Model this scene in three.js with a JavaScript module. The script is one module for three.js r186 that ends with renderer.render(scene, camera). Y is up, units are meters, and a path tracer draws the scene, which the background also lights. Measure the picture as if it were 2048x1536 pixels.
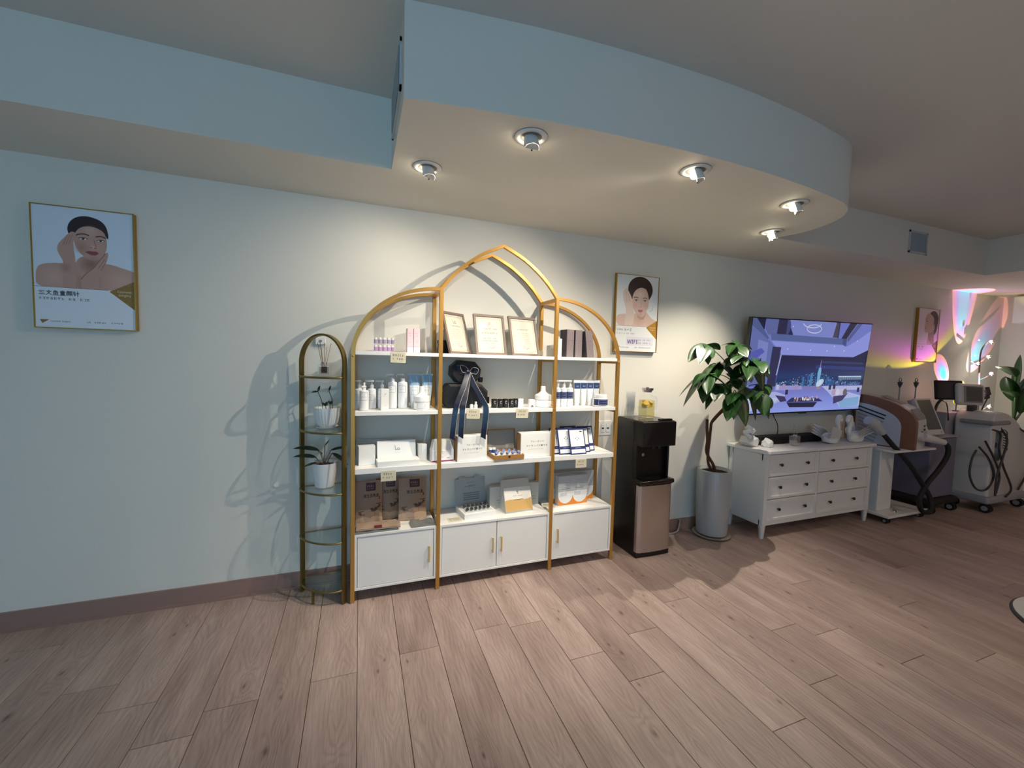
import * as THREE from 'three';
import { RoundedBoxGeometry } from 'three/addons/geometries/RoundedBoxGeometry.js';
import { mergeGeometries, toCreasedNormals } from 'three/addons/utils/BufferGeometryUtils.js';
import { RectAreaLightUniformsLib } from 'three/addons/lights/RectAreaLightUniformsLib.js';

// ---------------------------------------------------------------- camera, daylight, exposure
RectAreaLightUniformsLib.init();
const renderer = new THREE.WebGLRenderer({ antialias: true });
renderer.toneMapping = THREE.LinearToneMapping;
renderer.toneMappingExposure = 1.0;
renderer.shadowMap.enabled = true;
const scene = new THREE.Scene();
const RAD = Math.PI / 180;
const camera = new THREE.PerspectiveCamera(2 * Math.atan(768 / 820.5) / RAD, 2048 / 1536, 0.05, 60);
camera.position.set(0, 1.5, 2.87);
camera.rotation.order = 'YXZ';
camera.rotation.set(-3.417 * RAD, -20.44 * RAD, 1.475 * RAD);
scene.background = new THREE.Color().setRGB(1.16, 2.5, 3.8);        // cool overcast daylight outside the rear window
const LAMP = { color: [1.0, 0.91, 0.76], strength: 5.15 };               // the five gimbal downlights in the soffit

// ---------------------------------------------------------------- helpers
let seed = 20241;
const rnd = () => { seed = (seed + 0x6d2b79f5) | 0; let t = Math.imul(seed ^ (seed >>> 15), 1 | seed); t = (t + Math.imul(t ^ (t >>> 7), 61 | t)) ^ t; return ((t ^ (t >>> 14)) >>> 0) / 4294967296; };
const rr = (a, b) => a + (b - a) * rnd();
const V3 = (x, y, z) => new THREE.Vector3(x, y, z), V2 = (x, y) => new THREE.Vector2(x, y);
const taken = new Map();
const numbered = (n) => { const k = taken.get(n) ?? 0; taken.set(n, k + 1); return k ? `${n}_${String(k).padStart(3, '0')}` : n; };
const std = (color, roughness = 0.6, metalness = 0, more = {}) => new THREE.MeshStandardMaterial({ color, roughness, metalness, ...more });
const phys = (color, roughness, more = {}) => new THREE.MeshPhysicalMaterial({ color, roughness, ...more });
const PLAIN = ['position', 'normal', 'uv'];
function clean(g) {
  g = g.index ? g.toNonIndexed() : g;
  for (const k of Object.keys(g.attributes)) if (!PLAIN.includes(k)) g.deleteAttribute(k);
  if (!g.attributes.normal) g.computeVertexNormals();
  if (!g.attributes.uv) g.setAttribute('uv', new THREE.BufferAttribute(new Float32Array(g.attributes.position.count * 2), 2));
  g.morphAttributes = {}; g.groups = [];
  return g;
}
const merge = (gs) => { gs = [gs].flat(9); return gs.length === 1 ? gs[0] : mergeGeometries(gs.map(clean)); };
function part(parent, name, gs, mat) { const m = new THREE.Mesh(merge(gs), mat); m.name = name; parent.add(m); return m; }
function lab(o, label) { o.userData.label = label; return o; }
function thing(name, label, category, [x, y, z] = [0, 0, 0], turn = 0, group) {
  const o = new THREE.Group(); o.name = numbered(name); scene.add(o);
  o.position.set(x, y, z); o.rotation.y = turn; o.userData = { label, category };
  if (group) o.userData.group = group;
  return o;
}
function copyOf(root, [x, y, z], turn, label, group) {
  const r = root.clone(); r.name = numbered(root.name.replace(/_\d{3}$/, '')); scene.add(r);
  r.position.set(x, y, z); r.rotation.y = turn; r.userData = { ...root.userData };
  if (label) r.userData.label = label;
  if (group) r.userData.group = group;
  return r;
}
function struct(name, gs, mat, label) {
  const m = new THREE.Mesh(merge(gs), mat); m.name = numbered(name); m.userData = { kind: 'structure', label, category: 'room' }; scene.add(m); return m;
}
// boxes from min/max corners, rounded boxes and so on: all return geometries
const bx = (x0, x1, y0, y1, z0, z1) => new THREE.BoxGeometry(x1 - x0, y1 - y0, z1 - z0).translate((x0 + x1) / 2, (y0 + y1) / 2, (z0 + z1) / 2);
const rb = (x0, x1, y0, y1, z0, z1, r = 0.004, s = 2) => new RoundedBoxGeometry(x1 - x0, y1 - y0, z1 - z0, s, r).translate((x0 + x1) / 2, (y0 + y1) / 2, (z0 + z1) / 2);
const cy = (r0, r1, y0, y1, x = 0, z = 0, n = 24, open = false) => new THREE.CylinderGeometry(r1, r0, y1 - y0, n, 1, open).translate(x, (y0 + y1) / 2, z);
const sp = (r, x, y, z, n = 14) => new THREE.SphereGeometry(r, n, Math.max(6, n >> 1)).translate(x, y, z);
const lathe = (pts, n = 32) => new THREE.LatheGeometry(pts.map(([r, y]) => V2(r, y)), n);
const tube = (pts, r, n = 32, rad = 8, closed = false) => new THREE.TubeGeometry(new THREE.CatmullRomCurve3(pts.map((p) => (p.isVector3 ? p : V3(...p))), closed), n, r, rad, closed);
function rod(a, b, r, n = 8) { const A = V3(...a), B = V3(...b), g = new THREE.CylinderGeometry(r, r, A.distanceTo(B), n); g.applyQuaternion(new THREE.Quaternion().setFromUnitVectors(V3(0, 1, 0), B.clone().sub(A).normalize())); return g.translate(...A.add(B).multiplyScalar(0.5).toArray()); }
function extr(pts, depth, bevel = 0, curve = 12) {
  const s = pts instanceof THREE.Shape ? pts : new THREE.Shape(pts.map(([x, y]) => V2(x, y)));
  return new THREE.ExtrudeGeometry(s, { depth: depth - 2 * bevel, bevelEnabled: bevel > 0, bevelSize: bevel, bevelThickness: bevel, bevelOffset: -bevel, bevelSegments: 2, curveSegments: curve }).translate(0, 0, bevel);
}
function roundRect(x0, x1, y0, y1, r) {
  const s = new THREE.Shape(); s.moveTo(x0 + r, y0); s.lineTo(x1 - r, y0); s.quadraticCurveTo(x1, y0, x1, y0 + r); s.lineTo(x1, y1 - r); s.quadraticCurveTo(x1, y1, x1 - r, y1);
  s.lineTo(x0 + r, y1); s.quadraticCurveTo(x0, y1, x0, y1 - r); s.lineTo(x0, y0 + r); s.quadraticCurveTo(x0, y0, x0 + r, y0); return s;
}
// a flat bar of square section swept along a curve in the x-y plane
function sweepXY(pts, z0, z1, t) {
  const P = pts.map(([x, y]) => V2(x, y)), pos = [], n = P.length, rows = [];
  for (let i = 0; i < n; i++) {
    const a = P[Math.max(0, i - 1)], b = P[Math.min(n - 1, i + 1)], d = b.clone().sub(a).normalize(), nx = -d.y * t / 2, ny = d.x * t / 2, p = P[i];
    rows.push([[p.x + nx, p.y + ny, z1], [p.x + nx, p.y + ny, z0], [p.x - nx, p.y - ny, z0], [p.x - nx, p.y - ny, z1]]);
  }
  const quad = (a, b, c, d) => pos.push(...a, ...b, ...c, ...a, ...c, ...d);
  for (let i = 0; i < n - 1; i++) for (let k = 0; k < 4; k++) { const l = (k + 1) % 4; quad(rows[i][k], rows[i + 1][k], rows[i + 1][l], rows[i][l]); }
  quad(...rows[0]); quad(...[...rows[n - 1]].reverse());
  const g = new THREE.BufferGeometry(); g.setAttribute('position', new THREE.BufferAttribute(new Float32Array(pos), 3)); g.computeVertexNormals();
  return clean(toCreasedNormals(g, 0.5));
}
// a sheet of print: a plane facing +z, uv 0..1
const sheet = (w, h, x = 0, y = 0, z = 0) => new THREE.PlaneGeometry(w, h).translate(x, y, z);

// ---------------------------------------------------------------- computed textures
function noiseGrid(n) { const a = new Float32Array(n * n); for (let i = 0; i < n * n; i++) a[i] = rnd(); return (x, y) => { x = ((x % n) + n) % n; y = ((y % n) + n) % n; const i = Math.floor(x), j = Math.floor(y), u = x - i, v = y - j, s = u * u * (3 - 2 * u), t = v * v * (3 - 2 * v), i1 = (i + 1) % n, j1 = (j + 1) % n; return (a[j * n + i] * (1 - s) + a[j * n + i1] * s) * (1 - t) + (a[j1 * n + i] * (1 - s) + a[j1 * n + i1] * s) * t; }; }
const nz = noiseGrid(64);
const fbm = (x, y, o = 4) => { let v = 0, a = 0.5; for (let i = 0; i < o; i++, x *= 2, y *= 2, a *= 0.5) v += a * nz(x + 7.3 * i, y + 3.1 * i); return v; };
function dataTex(w, h, f, srgb = true) {
  const d = new Uint8Array(w * h * 4);
  for (let y = 0; y < h; y++) for (let x = 0; x < w; x++) { const c = f(x, y), o = (y * w + x) * 4; d[o] = c[0]; d[o + 1] = c[1]; d[o + 2] = c[2]; d[o + 3] = 255; }
  const t = new THREE.DataTexture(d, w, h); t.magFilter = THREE.LinearFilter; t.minFilter = THREE.LinearFilter; t.wrapS = t.wrapT = THREE.RepeatWrapping; if (srgb) t.colorSpace = THREE.SRGBColorSpace; t.needsUpdate = true; return t;
}
function canvasTex(w, h, draw) {
  const c = document.createElement('canvas'); c.width = w; c.height = h; const g = c.getContext('2d'); draw(g, w, h);
  const t = new THREE.CanvasTexture(c); t.colorSpace = THREE.SRGBColorSpace; return t;
}
// characters that the fonts lack, as strokes on a 10 x 10 grid
const GLYPH = {
  三: '1 2 9 2|2 5 8 5|.5 8.6 9.5 8.6', 文: '5 .5 5.4 2|1 2.6 9 2.6|7 2.8 5 6 1 9.4|3 2.8 5 6 9 9.4', 鱼: '4 .4 2 2.6|3.2 1.4 6.6 1.4 5.4 2.8|2 3 8 3 8 7.4 2 7.4 2 3|2 5.2 8 5.2|5 3 5 7.4|.6 9.4 9.4 9.4',
  童: '5 .2 5 1.2|2 1.4 8 1.4|3.4 1.6 3.8 2.8|6.6 1.6 6.2 2.8|1 3 9 3|2.4 4 7.6 4 7.6 6.8 2.4 6.8 2.4 4|2.4 5.4 7.6 5.4|5 4 5 9.4|2 8 8 8|.8 9.5 9.2 9.5', 颜: '2.6 .2 3 1|.8 1.4 5 1.4|1.8 1.6 2.2 2.8|4 1.6 3.6 2.8|.8 3 5 3|1 3 .6 9|4.6 3.8 2 5.2|4.8 5.4 2 7|5 7 2 9.2|5.6 1 9.6 1|7.4 1 7 2.4|6 2.6 9.2 2.6 9.2 7 |6 2.6 6 7|7.6 4 7.4 7 5.6 9.4|8 7.2 9.6 9.2',
  针: '2.2 .4 .6 3|1.6 2 4 2|1.2 4 4 4|.6 6 4.2 6|2.4 4 2.4 9 4.4 7.6|5 4.4 9.6 4.4|7.4 .6 7.4 9.6', ブ: '1 2.4 8 2.4 7 6 3 9.4|8.4 .4 9 1.6|9.4 0 10 1.2', ル: '3.4 1.6 3.2 6 1 9|6.2 1.2 6.2 8.8 9.4 6.2', ー: '1 5 9 5', ダ: '4 .8 1 5|3.4 2.6 7.6 2.6 6 7 2.4 9.6|3 4.6 6.2 6.6|8.4 .4 9 1.6|9.4 0 10 1.2',
  イ: '7.6 .8 5 4 1.4 6|5.2 4 5.2 9.6', ヤ: '1 4 9 2.4 7.6 5|3.4 .8 5.4 9.6', タ: '4 .8 1 5|3.4 2.6 8 2.6 6 7 2.4 9.6|3 4.6 6.4 6.6', ン: '1.4 2 3.6 3.4|1.6 9 6 7 9 3', パ: '3.4 3 1 8.6|6 3 9 8.6|8.4 .6 9.4 .6 9.4 1.6 8.4 1.6 8.4 .6', ク: '4 .8 1 5|3.6 2.4 8 2.4 6.4 6.6 2.6 9.6',
  質: '1 1 4.4 .6|1 1 1 3.4|1 2 4.4 2|3 2 3 3.6|5.6 1 9 .6|5.6 1 5.6 3.4|5.6 2 9.2 2|7.6 2 7.6 3.6|2.4 4 7.6 4 7.6 8 2.4 8 2.4 4|2.4 5.4 7.6 5.4|2.4 6.7 7.6 6.7|3.6 8.2 1.4 9.6|6.4 8.2 8.6 9.6', で: '1 2.2 8 1.8 4.6 4.4 5 8 7.6 9|8 4 8.6 5|9 3.6 9.6 4.6', す: '1 2.6 9 2.6|5.6 .6 5.6 6.4 4.4 7.2 3.8 5.8 5.6 5.6 5.8 8 3.8 9.8',
  原: '1 1 9.4 1|1.6 1 1.4 6 .6 9.4|5.4 1.2 4.8 2.6|3.2 2.8 8 2.8 8 5.8 3.2 5.8 3.2 2.8|3.2 4.2 8 4.2|5.6 5.8 5.6 9.4|3.8 6.8 2.8 8.8|7.2 6.8 8.6 8.8', 生: '2.6 .8 1.2 4|2 2.8 8.6 2.8|5 .6 5 9.2|1.8 5.8 8.2 5.8|.6 9.3 9.4 9.3', 态: '1 1.8 9 1.8|5 .4 4.4 3 1 5.6|5.4 2.6 9 5.4|4.6 4 5.4 4.8|1.6 6.8 1 9|3.4 6.6 3.6 9 7 9 7.2 7.8|5 6.2 5.6 7.4|8.2 6.4 9.2 8.2',
  燕: '.8 1.6 9.2 1.6|3.4 .4 3.4 2.8|6.6 .4 6.6 2.8|3.4 2.8 6.6 2.8|3.8 4 6.2 4 6.2 6 3.8 6 3.8 4|.6 4.6 2.8 4|1.8 3 1.8 6.6|7.6 3.2 7.6 6.6 9.4 6|1 8 .6 9.6|3.6 8 4 9.6|6.2 8 6.6 9.6|8.6 8 9.4 9.6', 盏: '1.6 2 8.4 1.6|1.2 3.6 8.8 3.2|5 .4 6 4 8.8 5.4|8 3.8 4 5.6|1.8 6.4 8.2 6.4 8.2 9.2|1.8 6.4 1.8 9.2|4 6.4 4 9.2|6 6.4 6 9.2|.6 9.4 9.4 9.4',
};
function glyphs(g, text, x, y, s, color, weight = 0.11, gap = 1.12) {          // top-left corner x, y
  g.strokeStyle = color; g.lineWidth = s * weight; g.lineCap = 'round'; g.lineJoin = 'round';
  for (const ch of text) {
    for (const line of (GLYPH[ch] ?? '').split('|')) { const n = line.trim().split(/\s+/).map(Number); if (n.length < 4) continue; g.beginPath(); g.moveTo(x + n[0] * s / 10, y + n[1] * s / 10); for (let i = 2; i < n.length; i += 2) g.lineTo(x + n[i] * s / 10, y + n[i + 1] * s / 10); g.stroke(); }
    x += s * gap;
  }
}
function smallPrint(g, x, y, w, s, color, gap = 1.15, weight = 0.1) {           // rows of print too small to read in the photograph
  g.strokeStyle = color; g.lineWidth = s * weight;
  for (let u = x; u + s <= x + w; u += s * gap) {
    if (rnd() < 0.08) continue;
    g.beginPath();
    for (let k = 0; k < 3; k++) { const v = y + s * (0.12 + 0.38 * k); if (rnd() < 0.8) { g.moveTo(u + s * rr(0, 0.25), v); g.lineTo(u + s * rr(0.7, 1), v); } }
    for (let k = 0; k < 2; k++) { const v = u + s * rr(0.1, 0.9); g.moveTo(v, y + s * rr(0, 0.3)); g.lineTo(v, y + s * rr(0.6, 1)); }
    g.stroke();
  }
}

// ---------------------------------------------------------------- shared materials
const wallBump = dataTex(512, 512, (x, y) => { const v = 128 + 110 * (fbm(x / 8, y / 8, 3) - 0.45); return [v, v, v]; }, false);
wallBump.repeat.set(1, 1);
const paintWall = std(0xe6e2d7, 0.75, 0, { bumpMap: wallBump, bumpScale: 0.0006 });
const paintCeil = std(0xdedbd3, 0.9);
const M = {
  gold: std(0xc2924a, 0.38, 0.6), brass: std(0xd9bf80, 0.4, 0.5), goldDark: std(0x8c7a4a, 0.36, 0.85), board: std(0xeeece8, 0.42), white: std(0xf0efec, 0.5), whiteGloss: phys(0xf1f0ee, 0.28, { clearcoat: 0.4, clearcoatRoughness: 0.2 }),
  black: std(0x0b0b0c, 0.4), blackMatte: std(0x17171a, 0.75), blackGloss: phys(0x060607, 0.18, { clearcoat: 0.5 }), chrome: std(0xc9c9cb, 0.18, 1), steel: std(0x9a938f, 0.36, 1),
  glass: phys(0xffffff, 0.02, { transmission: 1, thickness: 0, ior: 1.5 }), leaf: null, soil: std(0x2a1f18, 0.95), paper: std(0xf4f2ec, 0.8), dresser: std(0xe3e2df, 0.45), grey: std(0x8d8d90, 0.55), darkGrey: std(0x3b3b40, 0.5), trunk: std(0x5b3a28, 0.85),
};
// ---------------------------------------------------------------- the room: x along the back wall, z towards the camera
const X0 = -3.2, X1 = 7.95, Z1 = 6.4, YS = 2.478, YC = 2.832;
// wall uv in metres
function uvMetres(g, ax, ay, k = 1) { const p = g.attributes.position, uv = new Float32Array(p.count * 2); for (let i = 0; i < p.count; i++) { uv[2 * i] = k * p.getComponent(i, ax); uv[2 * i + 1] = k * p.getComponent(i, ay); } g.setAttribute('uv', new THREE.BufferAttribute(uv, 2)); return g; }
struct('wall_back', uvMetres(bx(X0 - 0.15, X1 + 0.15, -0.1, YC + 0.2, -0.15, 0), 0, 1, 2), paintWall, 'long off-white painted wall behind the display shelf and television');
struct('wall_left', bx(X0 - 0.15, X0, -0.1, YC + 0.2, 0, Z1), paintWall, 'off-white side wall of the room outside the picture');
struct('wall_right', uvMetres(bx(X1, X1 + 0.15, -0.1, YC + 0.2, 0, Z1), 2, 1, 2), paintWall, 'off-white end wall beside the white planter');
const WX0 = -3.0, WX1 = 0.4, WY0 = 0.35, WY1 = 2.5;
struct('wall_rear', [bx(X0 - 0.15, WX0, -0.1, YC + 0.2, Z1, Z1 + 0.15), bx(WX1, X1 + 0.15, -0.1, YC + 0.2, Z1, Z1 + 0.15), bx(WX0, WX1, -0.1, WY0, Z1, Z1 + 0.15), bx(WX0, WX1, WY1, YC + 0.2, Z1, Z1 + 0.15)], paintWall, 'off-white rear wall with the daylight window');
const win = new THREE.Group(); win.name = 'window_1'; win.userData = { kind: 'structure', label: 'wide rear window letting cool daylight in' }; scene.add(win);
{
  const t = 0.05, zc = Z1 + 0.05;
  part(win, 'window_frame', [bx(WX0, WX1, WY0, WY0 + t, zc - 0.03, zc + 0.03), bx(WX0, WX1, WY1 - t, WY1, zc - 0.03, zc + 0.03), bx(WX0, WX0 + t, WY0, WY1, zc - 0.03, zc + 0.03), bx(WX1 - t, WX1, WY0, WY1, zc - 0.03, zc + 0.03)], M.darkGrey);
  for (const k of [1, 2]) { const x = WX0 + (WX1 - WX0) * k / 3; part(win, 'mullion', bx(x - 0.025, x + 0.025, WY0 + t, WY1 - t, zc - 0.03, zc + 0.03), M.darkGrey); }
  for (const k of [0, 1, 2]) { const w = (WX1 - WX0) / 3; part(win, 'pane', new THREE.PlaneGeometry(w - 0.06, WY1 - WY0 - 0.1).rotateY(Math.PI).translate(WX0 + w * (k + 0.5), (WY0 + WY1) / 2, zc), M.glass); }
}
struct('ceiling', bx(X0 - 0.15, X1 + 0.15, YC, YC + 0.2, 0, Z1 + 0.15), paintCeil, 'plain upper ceiling above the soffits');
struct('trim_1', bx(X0, 5.97, YS, YC, 0, 0.567), paintWall, 'straight painted soffit running along the top of the back wall');
struct('trim_2', bx(5.97, X1, YS, YC, 0, Z1), paintWall, 'lower ceiling bulkhead over the equipment corner');
{
  const c = [[0.154, 1.207], [0.421, 1.245], [0.729, 1.281], [1.074, 1.305], [1.484, 1.317], [1.807, 1.311], [2.209, 1.281], [2.514, 1.24], [2.69, 1.208], [2.81, 1.16], [2.9, 1.09], [2.965, 1.0], [3.01, 0.87], [3.018, 0.723], [2.975, 0.567]];
  const curve = new THREE.SplineCurve(c.map(([x, z]) => V2(x, -z))).getPoints(90);
  const s = new THREE.Shape([V2(0.154, -0.5672), ...curve, V2(2.975, -0.5672)]);
  const g = new THREE.ExtrudeGeometry(s, { depth: YC - YS + 0.001, bevelEnabled: false }).rotateX(-Math.PI / 2).translate(0, YS - 0.001, 0);
  struct('trim_3', toCreasedNormals(clean(g), 0.35), paintWall, 'curved dropped soffit carrying the gimbal downlights');
}
struct('baseboard_back', [bx(X0, X1, 0, 0.105, 0, 0.012), bx(X0, X1, 0, 0.014, 0, 0.024)], std(0x98796f, 0.6), 'taupe baseboard along the foot of the back wall');
struct('baseboard_right', bx(X1 - 0.012, X1, 0, 0.105, 0.024, Z1), std(0x98796f, 0.6), 'taupe baseboard on the end wall');

// floor: every plank a piece of its own over a dark base
const woodTex = dataTex(2048, 1536, (() => {
  const strips = 6, S = [];
  for (let k = 0; k < strips; k++) S.push({ cx: rr(0.3, 0.7), o: rr(0, 60), tone: rr(-11, 9), knots: Array.from({ length: 2 + (k % 3) }, () => [rr(60, 1990), rr(0.15, 0.85), rr(9, 20)]), wav: rr(0.5, 1.3) });
  return (x, y) => {
    const k = Math.floor(y / 256), s = S[k], v = (y % 256) / 256, u = x / 2048;
    const wx = u * 7.5;
    let bend = (fbm(wx * 0.9 + s.o, v * 1.2 + s.o, 3) - 0.45) * 1.6 * s.wav, dark = 0;
    for (const [kx, kv, kr] of s.knots) { const dx = (x - kx) / 3.2, dy = (v - kv) * 256, d2 = dx * dx + dy * dy; const e = Math.exp(-d2 / (kr * kr * 7)); bend += e * 0.9; dark += Math.exp(-(dx * dx * 2.2 + dy * dy) / (kr * kr * 0.33)) * 52; }
    const d = Math.abs(v - s.cx) + bend * 0.35;
    const rings = Math.pow(0.5 + 0.5 * Math.sin(d * 62 + fbm(wx * 2 + s.o, v * 3, 2) * 9), 2.2);
    const cath = Math.exp(-Math.pow((v - s.cx) / 0.33, 2));
    const fine = fbm(u * 26 + s.o, v * 120 + s.o, 3) - 0.45, pores = Math.pow(nz(u * 40 + s.o, v * 230 + k * 13), 3);
    const soft = fbm(u * 5 + s.o, v * 2.4 + 2 * s.o, 3) - 0.45;
    const L = s.tone - rings * 12 * (0.35 + 0.65 * cath) + fine * 36 - pores * 20 + soft * 50 - dark;
    return [Math.max(20, Math.min(255, 172 + L)), Math.max(16, Math.min(255, 150 + L * 0.98)), Math.max(14, Math.min(255, 142 + L * 0.95))];
  };
})());
const woodMat = std(0xffffff, 0.5, 0, { map: woodTex, bumpMap: woodTex, bumpScale: 0.0004 });
const floor = new THREE.Group(); floor.name = 'floor'; floor.userData = { kind: 'structure', label: 'pale oak plank floor' }; scene.add(floor);
part(floor, 'subfloor', bx(X0, X1, -0.12, -0.0125, 0, Z1), std(0x6e5d51, 0.95));
{
  const starts = { '-5': 0.785, '-3': 0.91, '-1': 0.88, 1: 0.824, 3: 0.762, 5: 1.133, 6: 1.345, 7: 1.06, 8: 1.757, 9: 0.88, 10: 1.637, 12: 1.40, 15: 1.81 }, L = 1.82, gap = 0.0011, ch = 0.0012;
  function plank(x0, x1, z0, z1, k) {
    x0 += gap; x1 -= gap; z0 += gap; z1 -= gap;
    const ring = (y, e) => [[x0 + e, y, z0 + e], [x1 - e, y, z0 + e], [x1 - e, y, z1 - e], [x0 + e, y, z1 - e]];
    const r = [ring(-0.0125, 0), ring(-ch, 0), ring(0, ch)], pos = [], q = (a, b, c, d) => pos.push(...a, ...b, ...c, ...a, ...c, ...d);
    for (let i = 0; i < 2; i++) for (let j = 0; j < 4; j++) { const l = (j + 1) % 4; q(r[i][j], r[i + 1][j], r[i + 1][l], r[i][l]); }
    q(r[2][3], r[2][2], r[2][1], r[2][0]);
    const g = new THREE.BufferGeometry(); g.setAttribute('position', new THREE.BufferAttribute(new Float32Array(pos), 3)); g.computeVertexNormals();
    const uv = new Float32Array(pos.length / 3 * 2), strip = k % 6, flip = k % 2, at = 0.008 + (1 - (z1 - z0) / 1.86) * ((k * 0.371) % 1) * 0.98;
    for (let i = 0; i < pos.length / 3; i++) { const a = at + (pos[3 * i + 2] - z0) / 1.88; uv[2 * i] = flip ? 1 - a : a; uv[2 * i + 1] = (strip + 0.03 + 0.94 * (pos[3 * i] - x0) / 0.2) / 6; }
    g.setAttribute('uv', new THREE.BufferAttribute(uv, 2));
    part(floor, 'plank', g, woodMat);
  }
  let n = 0;
  for (let c = -16; c <= 41; c++) {
    const a = Math.max(X0, -0.006 + 0.2004 * c), b = Math.min(X1, -0.006 + 0.2004 * (c + 1));
    if (b - a < 0.02) continue;
    let z = (starts[c] ?? ((c * 0.61 % 1) + 1) % 1 * L) - 2 * L;
    while (z < Z1) { const z0 = Math.max(0, z), z1 = Math.min(Z1, z + L); if (z1 - z0 > 0.02) plank(a, b, z0, z1, (n * 5 + c * 7 + 700)); z += L; n++; }
  }
}

// ---------------------------------------------------------------- gimbal downlights
const trimWhite = std(0xecebe8, 0.45), bulbGlow = new THREE.MeshStandardMaterial({ color: 0xfff4e0, emissive: new THREE.Color(1, 0.86, 0.62), emissiveIntensity: 14 });
function downlight([x, z], aim, label, power, angle = 62) {
  const t = thing('gimbal_downlight', label, 'downlight', [x, YS - 0.001, z]);
  part(t, 'trim_ring', lathe([[0.047, 0.0], [0.05, -0.006], [0.06, -0.008], [0.07, -0.006], [0.075, 0.0], [0.047, 0.0]], 40), trimWhite);
  part(t, 'recess', lathe([[0.047, -0.001], [0.047, -0.0035], [0.001, -0.0035]], 32), std(0x8d8b87, 0.6));
  // snoot: a cut barrel hanging out of the ring and turned to its aim
  const d = V3(...aim).sub(V3(x, YS - 0.04, z)).normalize(), yaw = Math.atan2(d.x, d.z);
  const sn = new THREE.Group(); sn.name = 'snoot'; sn.rotation.y = yaw; t.add(sn);
  const a = [], n = 24, R = 0.037;
  for (let i = 0; i <= n; i++) { const th = (-0.5 - 1.0 * (i / n)) * Math.PI * 1 + Math.PI / 2; a.push([Math.cos(th) * R, Math.sin(th) * R]); }
  // half barrel behind the lamp: a curved shield open towards the aim (+z here)
  const sh = new THREE.CylinderGeometry(R * 0.86, R, 0.058, 24, 1, true, Math.PI * 0.5, Math.PI).translate(0, -0.029, 0.006);
  const sh2 = new THREE.CylinderGeometry(R * 0.86 - 0.003, R - 0.003, 0.058, 24, 1, true, Math.PI * 0.5, Math.PI).translate(0, -0.029, 0.006);
  const cap = new THREE.CylinderGeometry(R * 0.86, R * 0.86, 0.003, 24, 1, false, Math.PI * 0.5, Math.PI).translate(0, -0.0575, 0.006);
  part(sn, 'shield', [sh.rotateX(0.3), sh2.rotateX(0.3), cap.rotateX(0.3)], std(0xd5d6d6, 0.5, 0, { side: THREE.DoubleSide }));
  part(sn, 'bulb', new THREE.SphereGeometry(0.02, 16, 10).translate(0, -0.024, 0.006), bulbGlow);
  part(sn, 'pivot_screw', sp(0.004, 0, -0.063, -0.012, 8), M.darkGrey);
  const s = new THREE.SpotLight(new THREE.Color().setRGB(...LAMP.color), LAMP.strength * power, 0, angle * RAD, 0.95, 2);
  s.name = 'downlight_beam'; s.position.set(0.006 * d.x, -0.024, 0.006 * d.z); s.target.position.set(aim[0] - x, aim[1] - YS, aim[2] - z); s.castShadow = true; s.shadow.radius = 0.4;
  t.add(s); t.add(s.target);
}
downlight([0.325, 0.67], [-0.05, 1.3, 0.0], 'gimbal downlight nearest the straight end of the curved soffit', 0.24, 62);
downlight([0.702, 1.146], [0.72, 0.55, 0.2], 'gimbal downlight aimed at the middle of the gold display shelf', 1.3, 41);
downlight([1.586, 1.186], [0.5, 0.8, 0.1], 'gimbal downlight midway along the curved soffit edge', 1.35, 56);
downlight([2.444, 1.086], [1.6, 0.45, 0.25], 'glaring gimbal downlight near the rounded tip of the soffit', 0.95, 50);
downlight([2.807, 0.662], [2.6, 0.1, 0.6], 'glaring gimbal downlight in the corner where the curved soffit meets the straight one', 1.8, 58);

// recessed ceiling lamps over the open floor behind and beside the photographer
for (const [x, z, power, l] of [[4.9, 3.4, 1.0, 'recessed ceiling lamp over the open floor opposite the television'], [2.6, 4.8, 0.8, 'recessed ceiling lamp over the open floor near the rear window']]) {
  const t = thing('ceiling_lamp', l, 'lamp', [x, YC - 0.0005, z]);
  part(t, 'trim_ring', lathe([[0.085, 0], [0.088, -0.006], [0.105, -0.006], [0.11, 0], [0.085, 0]], 40), trimWhite); part(t, 'glowing_diffuser', new THREE.CircleGeometry(0.086, 40).rotateX(Math.PI / 2).translate(0, -0.002, 0), new THREE.MeshStandardMaterial({ color: 0xffffff, emissive: new THREE.Color(1, 0.86, 0.7), emissiveIntensity: 3 }));
  const s = new THREE.SpotLight(new THREE.Color(1, 0.74, 0.52), 8 * power, 0, 80 * RAD, 0.5, 2); s.name = 'ceiling_lamp_light'; s.position.set(0, -0.012, 0); s.target.position.set(0, -1, 0); s.castShadow = true; s.shadow.radius = 4; t.add(s, s.target);
}
// air vents
function vent(name, label, w, h, place) {
  const t = thing(name, label, 'vent'); place(t);
  const f = 0.018; part(t, 'vent_frame', [bx(-w / 2, w / 2, -h / 2, -h / 2 + f, 0, 0.008), bx(-w / 2, w / 2, h / 2 - f, h / 2, 0, 0.008), bx(-w / 2, -w / 2 + f, -h / 2, h / 2, 0, 0.008), bx(w / 2 - f, w / 2, -h / 2, h / 2, 0, 0.008)], std(0xc9cbca, 0.5));
  part(t, 'vent_back', bx(-w / 2 + f, w / 2 - f, -h / 2 + f, h / 2 - f, 0, 0.001), std(0x8b8f91, 0.8));
  const n = Math.round((w - 2 * f) / 0.026);
  for (let i = 0; i < n; i++) part(t, 'louvre', new THREE.BoxGeometry(0.004, h - 2 * f, 0.012).rotateY(0.6).translate(-w / 2 + f + (i + 0.5) * (w - 2 * f) / n, 0, 0.006), std(0x9fa3a4, 0.5));
}
vent('air_vent', 'square grey air vent high on the straight soffit face above the poster by the machines', 0.28, 0.2, (t) => t.position.set(4.78, 2.66, 0.567));
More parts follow.
